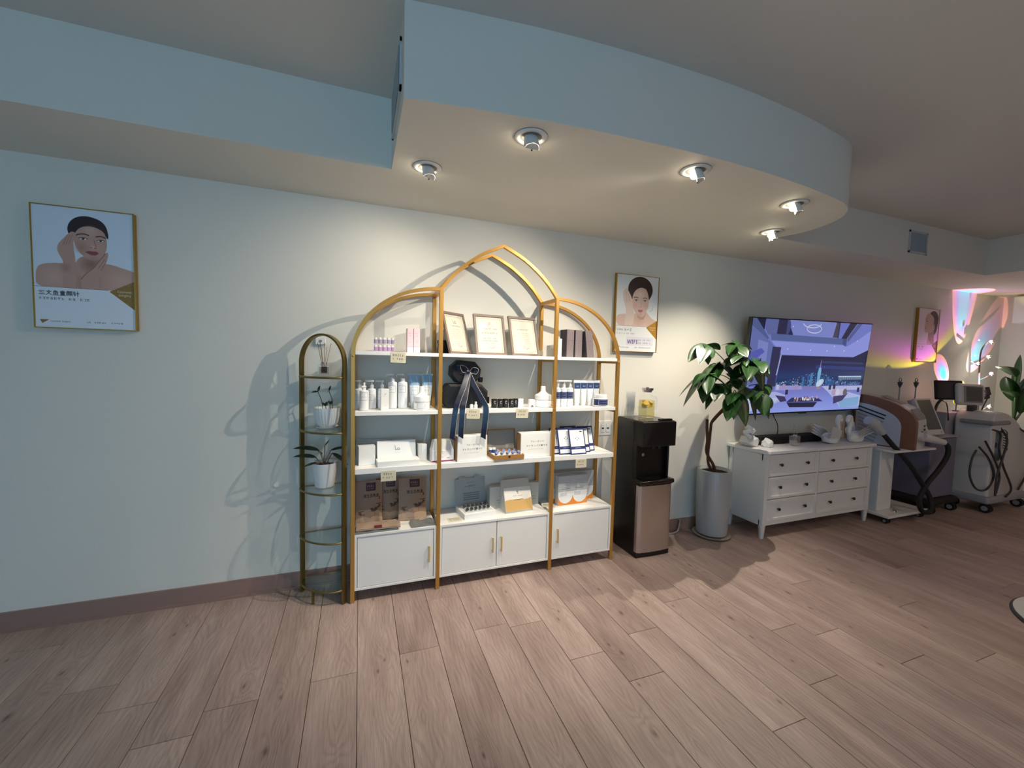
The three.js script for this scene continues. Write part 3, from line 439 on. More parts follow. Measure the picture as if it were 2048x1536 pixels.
function funnelJar(label, [x, y, z], r, printM) {
  const t = thing('cream_jar', label, 'jar', [x, y, z]); part(t, 'jar', lathe([[0, 0.0005], [r * 0.92, 0.0005], [r, 0.005], [r, 0.055], [0, 0.055]], 36), M.whiteGloss);
  part(t, 'lid', lathe([[r * 1.03, 0.052], [r * 1.03, 0.082], [r * 0.98, 0.086], [r * 0.6, 0.096], [r * 0.34, 0.112], [r * 0.3, 0.145], [r * 0.26, 0.148], [0, 0.148]], 36), M.whiteGloss);
  if (printM) part(t, 'front_label', wrapLabel(r + 0.0006, 0.01, 0.048, 1.5), printM);
}
P.jarJP = print(192, 96, (g, w, h) => { fill(g, '#f1f2f2', w, h); g.strokeStyle = '#8d8f96'; g.lineWidth = 3; g.strokeRect(4, 4, w - 8, h - 8); type(g, 'JP', 130, 52, 'italic 26px sans-serif', '#d98c84'); smallPrint(g, 96, 62, 70, 9, '#8a8a90'); });
funnelJar('white cream jar with a funnel-shaped lid in front of the pale blue tubes', [0.373, R2, 0.235], 0.051, P.jarJP); funnelJar('white cream jar with a funnel-shaped lid beside the black jars', [1.235, R2, 0.2], 0.058);
// --- second board, middle: black gift boxes with ribbon, black jars
{
  const oct = (w, h, c) => { const s = new THREE.Shape(); s.moveTo(-w / 2 + c, 0); for (const [x, y] of [[w / 2 - c, 0], [w / 2, c], [w / 2, h - c], [w / 2 - c, h], [-w / 2 + c, h], [-w / 2, h - c], [-w / 2, c]]) s.lineTo(x, y); return s; };
  const bm = phys(0x101013, 0.42, { clearcoat: 0.15, clearcoatRoughness: 0.5 });
  const lo = thing('octagonal_gift_box', 'wide black octagonal gift box standing on its side under the smaller one', 'gift box', [0.662, R2, 0.14]);
  part(lo, 'box_body', extr(oct(0.312, 0.158, 0.045), 0.13, 0.003).translate(0, 0.0005, -0.065), bm); part(lo, 'lid_panel', extr(oct(0.296, 0.142, 0.042), 0.012, 0.003).translate(0, 0.0085, 0.065), bm); part(lo, 'clasp', rb(0.148, 0.165, 0.03, 0.075, 0.05, 0.08, 0.003), M.blackGloss);
  const up = thing('octagonal_gift_box', 'smaller black octagonal gift box tied with a navy ribbon on top', 'gift box', [0.66, R2 + 0.161, 0.15]); up.rotation.z = -0.08;
  part(up, 'box_body', extr(oct(0.2, 0.15, 0.045), 0.1, 0.003).translate(0, 0.004, -0.05), bm); part(up, 'lid_panel', extr(oct(0.186, 0.136, 0.042), 0.012, 0.003).translate(0, 0.011, 0.05), bm); part(up, 'clasp', rb(0.095, 0.118, 0.02, 0.055, 0.02, 0.06, 0.004), M.blackGloss);
  const satin = phys(0x161c34, 0.3, { sheen: 1, sheenColor: new THREE.Color(0x5a678f), sheenRoughness: 0.4, side: THREE.DoubleSide }), edge = std(0xd8d2c4, 0.5);
  function ribbon(pts, w) {
    const c = new THREE.CatmullRomCurve3(pts.map((p) => V3(...p))), n = 28, pos = [], idx = [], e = [];
    for (let i = 0; i <= n; i++) { const p = c.getPoint(i / n), tw = 0.35 * Math.sin(i / n * 3.1); pos.push(p.x - w / 2 * Math.cos(tw), p.y, p.z - w / 2 * Math.sin(tw), p.x + w / 2 * Math.cos(tw), p.y - (i === n ? w * 0.55 : 0), p.z + w / 2 * Math.sin(tw)); e.push([p.x + w / 2 * Math.cos(tw), p.y, p.z + w / 2 * Math.sin(tw) + 0.001]); }
    for (let i = 0; i < n; i++) { const a = 2 * i; idx.push(a, a + 2, a + 1, a + 1, a + 2, a + 3); }
    const g = new THREE.BufferGeometry(); g.setAttribute('position', new THREE.BufferAttribute(new Float32Array(pos), 3)); g.setIndex(idx); g.computeVertexNormals(); return [clean(g), clean(tube(e, 0.0009, 40, 5))];
  }
  const rib = thing('navy_ribbon', 'navy satin ribbon with pale edging hanging from the gift boxes over the shelf edge', 'ribbon', [0.672, 1.41, 0.215]);
  part(rib, 'bow_knot', [sp(0.016, 0, 0, 0.005, 12).scale(1.2, 1, 0.8)], satin);
  for (const [pts, w] of [[[[0, 0, 0], [-0.03, 0.035, 0.02], [-0.065, 0.045, 0.02], [-0.05, 0.0, 0.012], [0, -0.003, 0.006]], 0.026], [[[0, 0, 0], [0.02, 0.03, 0.02], [0.055, 0.02, 0.02], [0.045, -0.012, 0.012], [0, -0.003, 0.006]], 0.026], [[[0, 0, 0.01], [-0.02, -0.06, 0.03], [-0.07, -0.17, 0.07], [-0.092, -0.225, 0.088], [-0.107, -0.33, 0.092], [-0.115, -0.42, 0.092]], 0.034], [[[0, 0, 0.012], [-0.01, -0.08, 0.03], [-0.035, -0.18, 0.07], [-0.05, -0.228, 0.09], [-0.056, -0.33, 0.094], [-0.06, -0.41, 0.094]], 0.034], [[[0, 0, 0.012], [0.03, -0.07, 0.03], [0.08, -0.17, 0.07], [0.105, -0.225, 0.09], [0.1, -0.33, 0.094], [0.09, -0.42, 0.094]], 0.036]]) { const [a, b] = ribbon(pts, w), r = part(rib, w < 0.03 ? 'bow_loop' : 'ribbon_tail', a, satin); part(r, 'pale_edging', b, edge); }
  for (const [x, s] of [[0.69, 0], [0.715, 1]]) { const t = thing('sample_bottle', s ? 'tiny white sample bottle between the ribbon tails' : 'tiny white sample bottle with dark cap between the ribbon tails', 'bottle', [x, R2, 0.27 + 0.012 * s]); part(t, 'bottle', lathe([[0, 0.0005], [0.011, 0.0005], [0.012, 0.004], [0.012, 0.028], [0.006, 0.034], [0, 0.034]], 20), M.whiteGloss); part(t, 'cap', cy(0.007, 0.007, 0.034, 0.05, 0, 0, 14), s ? M.white : M.blackMatte); }
  const ring = print(128, 96, (g, w, h) => { fill(g, '#15161a', w, h); g.strokeStyle = '#d9d4c8'; g.lineWidth = 5; g.beginPath(); g.arc(64, 34, 17, 0.6, 5.9); g.stroke(); smallPrint(g, 34, 66, 60, 9, '#8d8a84'); });
  [[0.863, 0.215], [0.902, 0.225], [0.945, 0.215], [0.984, 0.225], [1.021, 0.21]].forEach(([x, z]) => { const t = thing('black_jar', 'small black jar with white ring mark in a row on the second board', 'jar', [x, R2, z], rr(-0.2, 0.2), 'row of small black jars'); part(t, 'jar', cy(0.019, 0.019, 0.0005, 0.036, 0, 0, 24), M.blackMatte); part(t, 'lid', cy(0.0198, 0.0192, 0.037, 0.06, 0, 0, 24), M.blackMatte); part(t, 'front_label', wrapLabel(0.0203, 0.008, 0.056, 1.9), ring); });
  carton('card_stand', 'small cream card standing beside the black jars', [1.062, R2, 0.2], 0.04, 0.058, 0.01, M.paper);
  const ar = thing('acrylic_bridge', 'small white bridge-shaped riser beside the funnel-lid jar', 'riser', [1.138, R2, 0.22]); const s = new THREE.Shape(); s.moveTo(-0.024, 0); s.lineTo(-0.02, 0.055); s.lineTo(0.02, 0.055); s.lineTo(0.024, 0); s.lineTo(0.012, 0); s.absarc(0, 0.006, 0.012, 0, Math.PI, false); s.lineTo(-0.012, 0); part(ar, 'riser_body', extr(s, 0.03).translate(0, 0.0005, -0.015), M.white);
  void ar;
}
// --- second board, right: navy label range
P.navy = print(160, 96, (g, w, h) => { fill(g, '#23315f', w, h); g.strokeStyle = '#b9c2da'; g.lineWidth = 3; g.strokeRect(40, 14, 80, 68); smallPrint(g, 52, 42, 58, 10, '#dfe4f0'); });
[[1.347, 0.205], [1.399, 0.205], [1.449, 0.205]].forEach(([x, z], i) => pumpBottle(['white pump bottle with navy band partly behind the gold post', 'white pump bottle with navy band in the middle of three', 'white pump bottle with navy band next to the navy label tubes'][i], [x, R2, z], 0.0235, 0.138, P.navy, std(0xd9dadb, 0.3), 'navy band pump bottles', [0.42, 0.78], 3.0));
[1.524, 1.583, 1.642, 1.7].forEach((x, i) => squeezeTube(['white tube with square navy label next to the navy band pump bottles', 'white tube with square navy label second from the pump bottles', 'white tube with square navy label partly behind the squat jar', 'white tube with square navy label directly behind the squat jar'][i], [x, R2, 0.175 - 0.006 * i], 0.188, 0.062, P.tubeB, 'navy label squeeze tubes'));
{ const t = thing('cream_jar', 'squat white cream jar with wide navy label in front of the tubes', 'jar', [1.686, R2, 0.24]); part(t, 'jar', lathe([[0, 0.0005], [0.05, 0.0005], [0.055, 0.006], [0.055, 0.06], [0.048, 0.066], [0, 0.066]], 36), M.whiteGloss); part(t, 'lid', lathe([[0.05, 0.066], [0.05, 0.086], [0.046, 0.09], [0, 0.09]], 36), M.whiteGloss); part(t, 'front_label', wrapLabel(0.0556, 0.012, 0.056, 3.0), P.navy); }
// --- third board, left
{
  carton('white_carton', 'plain white carton left of the open presentation box', [0.042, R3, 0.19], 0.098, 0.118, 0.06, M.white, 0.12); carton('white_carton', 'plain white carton right of the open presentation box', [0.385, R3, 0.16], 0.055, 0.108, 0.06, M.white, 0.1);
  for (const [x, w] of [[0.075, 0.19], [0.27, 0.15]]) { const t = thing('acrylic_stand', x < 0.2 ? 'clear acrylic stand behind the left white carton' : 'clear acrylic stand behind the open presentation box', 'stand', [x, R3, 0.09]); part(t, 'acrylic_box', [bx(-w / 2, w / 2, 0.125, 0.128, -0.05, 0.05), bx(-w / 2, w / 2, 0.0005, 0.128, 0.047, 0.05), bx(-w / 2, -w / 2 + 0.003, 0.0005, 0.128, -0.05, 0.05), bx(w / 2 - 0.003, w / 2, 0.0005, 0.128, -0.05, 0.05)], phys(0xf2f7f8, 0.06, { transmission: 0.85, thickness: 0 })); }
  P.la = print(512, 256, (g, w, h) => { fill(g, '#f3f3f1', w, h); g.strokeStyle = '#55555a'; g.lineWidth = 6; g.beginPath(); g.moveTo(232, 70); g.lineTo(238, 140); g.lineTo(262, 138); g.stroke(); g.beginPath(); g.arc(278, 128, 15, 0.4, 5.8); g.moveTo(294, 112); g.lineTo(294, 146); g.stroke(); smallPrint(g, 222, 176, 90, 8, '#9a9a9a'); });
  const t = thing('presentation_box', 'open white presentation box with a thin La monogram on its lid', 'box', [0.228, R3, 0.225], 0.06);
  part(t, 'base_tray', rb(-0.128, 0.128, 0.0005, 0.034, -0.03, 0.06, 0.002), M.white); const l = new THREE.Group(); l.name = 'upright_lid'; l.position.set(0, 0.03, -0.03); l.rotation.x = -0.22; t.add(l); part(l, 'lid_board', rb(-0.12, 0.12, 0, 0.112, -0.012, 0, 0.002), M.white); part(l, 'monogram_print', sheet(0.236, 0.108, 0, 0.056, 0.0005), P.la);
  P.house = print(256, 192, (g, w, h) => { fill(g, '#f4f3f4', w, h); g.fillStyle = '#8e3a6a'; g.fillRect(0, 168, w, 24); smallPrint(g, 40, 108, 100, 11, '#b0648c'); g.fillStyle = '#3b3b46'; g.fillRect(176, 130, 34, 9); });
  const c = thing('gabled_carton', 'white house-shaped carton with a purple base stripe', 'box', [0.508, R3, 0.215], 0.06); part(c, 'carton_body', bx(-0.072, 0.072, 0.0005, 0.075, -0.035, 0.035), M.white); part(c, 'gable', extr([[-0.072, 0.075], [0.072, 0.075], [0.05, 0.138], [-0.058, 0.138]], 0.06).translate(0, 0, -0.03), M.white); part(c, 'front_print', sheet(0.143, 0.074, 0, 0.0378, 0.0355), P.house); part(c, 'flap', extr([[-0.06, 0.13], [-0.02, 0.13], [-0.026, 0.15], [-0.054, 0.15]], 0.002).translate(0, 0, 0.02), M.white);
}
// --- third board, middle: white boxes with Japanese print and the open wooden vial case
{
  P.jpbox = print(512, 384, (g, w, h) => { fill(g, '#f5f4ef', w, h); glyphs(g, 'ブルーダイヤ', 150, 120, 30, '#3a3a3c', 0.1, 1.25); smallPrint(g, 84, 186, 78, 34, '#3a3a3c', 1.15, 0.08); glyphs(g, 'タンパク質です', 164, 186, 34, '#3a3a3c', 0.1, 1.15); smallPrint(g, 110, 252, 280, 17, '#c29a6a', 1.2, 0.08); });
  for (const [x, z, turn, l] of [[0.696, 0.235, 0.07, 'white box with Japanese lettering and brown side beside the house-shaped carton'], [1.165, 0.23, -0.02, 'white box with Japanese lettering beside the navy mask packets']]) {
    const t = thing('lettered_box', l, 'box', [x, R3, z], turn), w = x < 1 ? 0.205 : 0.24; part(t, 'box_shell', rb(-w / 2, w / 2, 0.0005, 0.168, -0.03, 0.045, 0.003), M.white); part(t, 'front_print', sheet(w - 0.004, 0.162, 0, 0.0845, 0.0456), P.jpbox); lab(part(t, 'brown_side', bx(-w / 2 - 0.0012, -w / 2 - 0.0002, 0.003, 0.164, -0.028, 0.04), std(0xa27a4e, 0.6)), 'wood brown side panel');
  }
  const t = thing('vial_case', 'open wooden case of small vials with blue caps', 'case', [0.95, R3, 0.225], 0.02), wd = std(0xa5763f, 0.55);
  part(t, 'case_base', [bx(-0.108, 0.108, 0.0005, 0.006, -0.08, 0.08), bx(-0.108, 0.108, 0.006, 0.03, 0.074, 0.08), bx(-0.108, 0.108, 0.006, 0.03, -0.08, -0.074), bx(-0.108, -0.102, 0.006, 0.03, -0.074, 0.074), bx(0.102, 0.108, 0.006, 0.03, -0.074, 0.074)], wd); part(t, 'foam_bed', bx(-0.102, 0.102, 0.006, 0.022, -0.074, 0.074), M.white); part(t, 'clasp', rb(-0.007, 0.007, 0.014, 0.028, 0.08, 0.083, 0.001, 1), std(0x5b4630, 0.4, 0.7));
  const l = new THREE.Group(); l.name = 'raised_lid'; l.position.set(0, 0.03, -0.08); l.rotation.x = -0.12; t.add(l); part(l, 'lid_frame', [bx(-0.108, 0.108, 0.144, 0.15, -0.018, 0), bx(-0.108, -0.102, 0, 0.144, -0.018, 0), bx(0.102, 0.108, 0, 0.144, -0.018, 0), bx(-0.102, 0.102, 0, 0.006, -0.018, 0), bx(-0.102, 0.102, 0.006, 0.144, -0.018, -0.014)], wd); part(l, 'lid_lining', bx(-0.1, 0.1, 0.008, 0.142, -0.0138, -0.009), std(0x97938d, 0.8));
  const blue = std(0x2a4f8e, 0.4), vg = [cy(0.008, 0.008, 0, 0.014, 0, 0, 14)];
  for (const [x, z] of [[-0.093, -0.05], [-0.067, -0.05]]) { const v = part(t, 'vial', cy(0.012, 0.012, 0.022, 0.046, x, z, 18), blue); part(v, 'vial_cap', cy(0.0123, 0.0123, 0.046, 0.058, x, z, 18), M.white); }
  for (const [x, z] of [[-0.085, 0.04], [-0.045, 0.04], [-0.005, 0.04], [0.036, 0.036], [0.076, 0.036], [-0.055, -0.02], [-0.014, -0.02], [0.028, -0.02], [0.068, -0.02]]) { const v = part(t, 'vial', vg[0].clone().rotateX(0.9).translate(x, 0.03, z), M.whiteGloss); part(v, 'blue_cap', cy(0.0105, 0.0105, 0.012, 0.03, 0, 0, 14).rotateX(0.9).translate(x, 0.03, z), blue); }
  part(t, 'leaflet', bx(-0.02, 0.045, 0.0225, 0.0235, -0.07, -0.04), std(0xf0ded6, 0.8));
}
// --- third board, right: navy mask packets
{
  P.mask = print(256, 384, (g, w, h) => { fill(g, '#1e2c63', w, h); g.fillStyle = '#f1f2f4'; g.fillRect(14, 22, w - 28, 246); g.fillRect(14, 312, w - 28, 56); g.fillStyle = '#22222a'; for (const [x, y] of [[128, 132], [128, 172], [106, 152], [150, 152]]) { g.beginPath(); g.moveTo(x, y - 8); g.lineTo(x + 8, y); g.lineTo(x, y + 8); g.lineTo(x - 8, y); g.fill(); } g.fillRect(178, 40, 42, 14); smallPrint(g, 96, 192, 66, 8, '#777'); smallPrint(g, 74, 282, 110, 15, '#dfe4f5'); smallPrint(g, 34, 334, 190, 11, '#5a5f78'); });
  const pk = (x, z, roll, lean, turn, l, g) => { const t = thing('mask_packet', l, 'packet', [x, R3 + 0.001, z], turn, g); const e = new THREE.Group(); e.name = 'leaning_packet'; e.rotation.set(-lean, 0, roll); t.add(e); part(e, 'pouch', rb(-0.066, 0.066, 0, 0.19, -0.008, 0, 0.003), std(0x222f66, 0.45)); part(e, 'front_print', sheet(0.13, 0.187, 0, 0.095, 0.0006), P.mask); };
  pk(1.495, 0.288, 0, 0.3, 0.05, 'navy and white mask packet in front of all the others'); pk(1.414, 0.266, 0, 0.3, 0.05, 'navy and white mask packet half behind the front one', 'navy mask packets leaning behind'); pk(1.362, 0.243, 0, 0.3, 0.05, 'navy and white mask packet partly behind the gold post', 'navy mask packets leaning behind'); pk(1.555, 0.24, 0, 0.3, 0.02, 'navy and white mask packet showing one edge beside the front one'); pk(1.612, 0.205, 0, 0.3, 0.0, 'navy and white mask packet furthest towards the water dispenser'); pk(1.47, 0.185, 0, 0.18, 0.0, 'navy mask packet showing only its top edge behind the row');
}
// --- cabinet tops
{
  P.pouch = print(384, 512, (g, w, h) => {
    fill(g, '#9a7a62', w, h); for (let i = 0; i < 2600; i++) { g.fillStyle = rnd() < 0.5 ? 'rgba(190,160,130,0.12)' : 'rgba(70,45,30,0.1)'; g.fillRect(rnd() * w, rnd() * h, rr(2, 12), 2); }
    g.fillStyle = '#3b1216'; g.beginPath(); g.moveTo(150, 20); g.lineTo(290, 20); g.lineTo(290, 96); g.quadraticCurveTo(290, 116, 268, 116); g.lineTo(172, 116); g.quadraticCurveTo(150, 116, 150, 96); g.fill(); smallPrint(g, 164, 48, 116, 22, '#c9a58f'); smallPrint(g, 170, 82, 104, 14, '#b08a78');
    glyphs(g, '原生态燕盏', 112, 150, 42, '#3d2619', 0.13, 1.08);
    g.fillStyle = '#7a2a1c'; g.fillRect(334, 190, 20, 34);
    g.strokeStyle = '#4a3324'; g.fillStyle = 'rgba(66,44,32,0.75)'; g.lineWidth = 4;
    for (const [x, y, s] of [[80, 380, 1], [270, 360, 1.3], [330, 300, 0.9]]) { g.beginPath(); g.moveTo(x, y + 40 * s); g.lineTo(x + 4, y - 20 * s); g.stroke(); for (let k = 0; k < 9; k++) { g.beginPath(); g.ellipse(x + rr(-34, 34) * s, y + rr(-36, 14) * s, 20 * s, 6 * s, 0, 0, 7); g.fill(); } }
    g.fillStyle = 'rgba(205,178,150,0.55)'; g.beginPath(); g.moveTo(0, 440); g.quadraticCurveTo(110, 392, 200, 430); g.quadraticCurveTo(300, 400, 384, 440); g.lineTo(384, 512); g.lineTo(0, 512); g.fill(); smallPrint(g, 120, 476, 150, 9, '#5d4233');
  }, 0.45);
  const sidePouch = phys(0x8d705a, 0.45, { side: THREE.DoubleSide });
  function pouchGeo(w, h, d) { const g = new THREE.BoxGeometry(w, h, d, 8, 10, 1).translate(0, h / 2, 0), a = g.attributes.position; for (let i = 0; i < a.count; i++) { const y = a.getY(i) / h, x = a.getX(i) / w * 2, puff = Math.pow(Math.max(0, 1 - y), 0.55) * (1 - 0.5 * x * x) + 0.06, s = Math.sign(a.getZ(i)); a.setZ(i, s * d / 2 * puff + 0.003 * Math.sin(9 * x + 5 * y)); a.setX(i, a.getX(i) * (1 - 0.03 * Math.sin(y * 3.1))); } g.computeVertexNormals(); return g; }
  const stand = (x, z, w, turn, lean, l) => { const t = thing('standing_pouch', l, 'pouch', [x, R4 + 0.001, z], turn); const g = pouchGeo(w, 0.275, 0.055), e = new THREE.Group(); e.name = 'leaning_pouch'; e.rotation.x = -lean; t.add(e); const m = new THREE.Mesh(g, [sidePouch, sidePouch, sidePouch, sidePouch, P.pouch, P.pouch]); m.name = 'pouch_body'; e.add(m); };
  stand(0.06, 0.135, 0.165, 0.08, 0.06, 'brown kraft pouch with Chinese lettering against the gold corner post'); stand(0.185, 0.068, 0.16, 0.03, 0.02, 'brown kraft pouch with Chinese lettering hidden between two others'); stand(0.335, 0.13, 0.185, 0.02, 0.08, 'crumpled brown kraft pouch with Chinese lettering beside the lying packets');
  const flat = (x, y, z, w, d, turn, mat, l, red) => { const t = thing('flat_packet', l, 'packet', [x, R4 + y, z], turn), g = new THREE.BoxGeometry(w, 0.012, d, 10, 1, 6).translate(0, 0.0075, 0), a = g.attributes.position; for (let i = 0; i < a.count; i++) if (a.getY(i) > 0.008) a.setY(i, a.getY(i) + 0.0025 * Math.sin(a.getX(i) * 60 + a.getZ(i) * 40) - 0.003 * Math.pow(Math.abs(a.getX(i) / w * 2), 6)); g.computeVertexNormals(); part(t, 'packet_body', g, mat); if (red) part(t, 'red_seal', bx(-0.025, 0.02, 0.012, 0.0165, d / 2 - 0.032, d / 2 + 0.0006), std(0x6e1f26, 0.5)); };
  const kraft = phys(0xa8917e, 0.4), foil = std(0x8e9392, 0.35, 0.4);
  flat(0.105, 0.0005, 0.235, 0.25, 0.105, 0.03, foil, 'silver foil packet at the bottom of the lying stack'); flat(0.115, 0.017, 0.238, 0.26, 0.1, -0.03, kraft, 'brown packet with red seal on top of the lying stack', true); flat(0.385, 0.0005, 0.235, 0.15, 0.095, 0.06, foil, 'silver foil packet lying alone beside the middle post'); 
  // ampoule box
  P.amp = print(384, 320, (g, w, h) => { fill(g, '#a2aaac', w, h); g.fillStyle = '#5c6468'; g.fillRect(150, 52, 90, 3); smallPrint(g, 120, 84, 170, 22, '#3c4448'); smallPrint(g, 176, 116, 110, 14, '#4c5458'); for (let i = 0; i < 4; i++) { g.fillStyle = '#7b8488'; g.fillRect(96, 176 + i * 26, 210, 16); } });
  const ab = thing('ampoule_box', 'open grey box with a row of dark capped ampoules in a white tray', 'box', [0.765, R4, 0.15], 0.12), greyBox = std(0xa9afb0, 0.6);
  part(ab, 'base_tray', [rb(-0.115, 0.115, 0.0005, 0.036, -0.09, 0.09, 0.002)], M.white); part(ab, 'insert', bx(-0.1, 0.1, 0.036, 0.038, -0.075, 0.075), std(0xd9dad9, 0.7));
  for (let r = 0; r < 2; r++) for (let i = 0; i < 6; i++) { const x = -0.078 + i * 0.031, z = -0.035 + r * 0.06, v = part(ab, 'ampoule', cy(0.0085, 0.0085, -0.018, 0.018, 0, 0, 12).rotateX(1.25).translate(x, 0.045, z), M.whiteGloss); part(v, 'dark_cap', cy(0.0092, 0.0092, 0.016, 0.034, 0, 0, 12).rotateX(1.25).translate(x, 0.045, z - 0.004), std(0x33363a, 0.4)); }
  const al = new THREE.Group(); al.name = 'raised_lid'; al.position.set(0, 0.036, -0.088); al.rotation.x = -0.16; ab.add(al); part(al, 'lid_board', rb(-0.115, 0.115, 0, 0.185, -0.006, 0, 0.002), greyBox); part(al, 'lid_print', sheet(0.226, 0.18, 0, 0.092, 0.0005), P.amp);
  for (const x of [-0.058, 0.055]) part(al, 'lid_tab', extr(roundRect(x - 0.024, x + 0.024, 0.183, 0.198, 0.007), 0.003).translate(0, 0, -0.004), greyBox);
  P.greyPack = print(192, 256, (g, w, h) => { fill(g, '#c2c1ba', w, h); g.fillStyle = '#6b6c66'; g.fillRect(96, 158, 60, 5); g.fillRect(104, 186, 52, 4); });
  carton('grey_pack', 'pale grey carton standing beside the ampoule box', [0.93, R4, 0.09], 0.11, 0.162, 0.045, std(0xb9b9b3, 0.6), 0.1, undefined, P.greyPack); carton('grey_pack', 'pale grey carton directly behind the gold and white box', [1.07, R4, 0.06], 0.15, 0.178, 0.04, std(0xb9b9b3, 0.6)); carton('grey_pack', 'pale grey carton beside the middle gold back post', [1.212, R4, 0.08], 0.11, 0.168, 0.045, std(0xb9b9b3, 0.6), -0.05, undefined, P.greyPack);
  P.goldBox = print(384, 288, (g, w, h) => { fill(g, '#efeae0', w, h); g.fillStyle = '#d8ab66'; g.beginPath(); g.moveTo(0, 160); g.bezierCurveTo(100, 120, 260, 190, w, 140); g.lineTo(w, h); g.lineTo(0, h); g.fill(); for (let i = 0; i < 400; i++) { g.fillStyle = 'rgba(239,234,224,0.35)'; g.fillRect(rnd() * w, rr(140, h), 3, 3); } g.strokeStyle = '#4c4438'; g.lineWidth = 4; g.beginPath(); g.moveTo(192, 34); g.lineTo(192, 84); g.moveTo(174, 58); g.lineTo(212, 50); g.moveTo(180, 44); g.lineTo(206, 80); g.stroke(); smallPrint(g, 128, 100, 130, 14, '#7d705c'); g.fillStyle = '#6a5330'; g.fillRect(128, 150, 136, 7); });
  const gb = thing('slanted_box', 'white and gold box with slanted front on the middle cabinet', 'box', [1.065, R4, 0.165], 0.06), prof = [[0.055, 0], [-0.06, 0], [-0.06, 0.2], [-0.045, 0.21], [0.0, 0.165], [0.06, 0.012]]; part(gb, 'box_body', extr(prof, 0.21).rotateY(-Math.PI / 2).translate(0.105, 0.0005, 0), std(0xcfccc4, 0.55));
  { const a = V2(0.06, 0.012), b = V2(0.0, 0.165), d = b.clone().sub(a), L = d.length(), m = part(gb, 'slanted_print', sheet(0.206, L - 0.004), P.goldBox); m.position.set(0, (a.y + b.y) / 2 + 0.0008, (a.x + b.x) / 2 + 0.0008); m.rotation.x = -Math.atan2(0.06, 0.153); }
  P.orange = print(512, 448, (g, w, h) => { fill(g, '#b9bcbf', w, h); g.fillStyle = '#e8892c'; g.fillRect(0, 270, w, h - 270); g.fillStyle = '#eceded'; g.fillRect(0, 240, w, 70); for (const x of [128, 384]) { g.beginPath(); g.arc(x, 300, 124, 0, Math.PI); g.fill(); } for (const x of [60, 300]) { for (let i = 0; i < 5; i++) { g.fillStyle = '#8b9094'; g.fillRect(x, 70 + i * 26, 150, 4); } g.fillStyle = '#5d6368'; g.fillRect(x, 196, 140, 8); } for (const x of [40, 280]) { g.fillStyle = '#d4d6d8'; g.fillRect(x, 252, 110, 60); } });
  carton('orange_circle_box', 'grey and white box with orange corners and circles on the right cabinet', [1.512, R4, 0.16], 0.252, 0.222, 0.05, std(0xb3b6b8, 0.5), 0.04, undefined, P.orange); carton('orange_circle_box', 'wide grey box with orange corner behind the orange and white box', [1.545, R4, 0.09], 0.38, 0.228, 0.05, std(0xa9acae, 0.5), 0.02, undefined, P.orange);
}
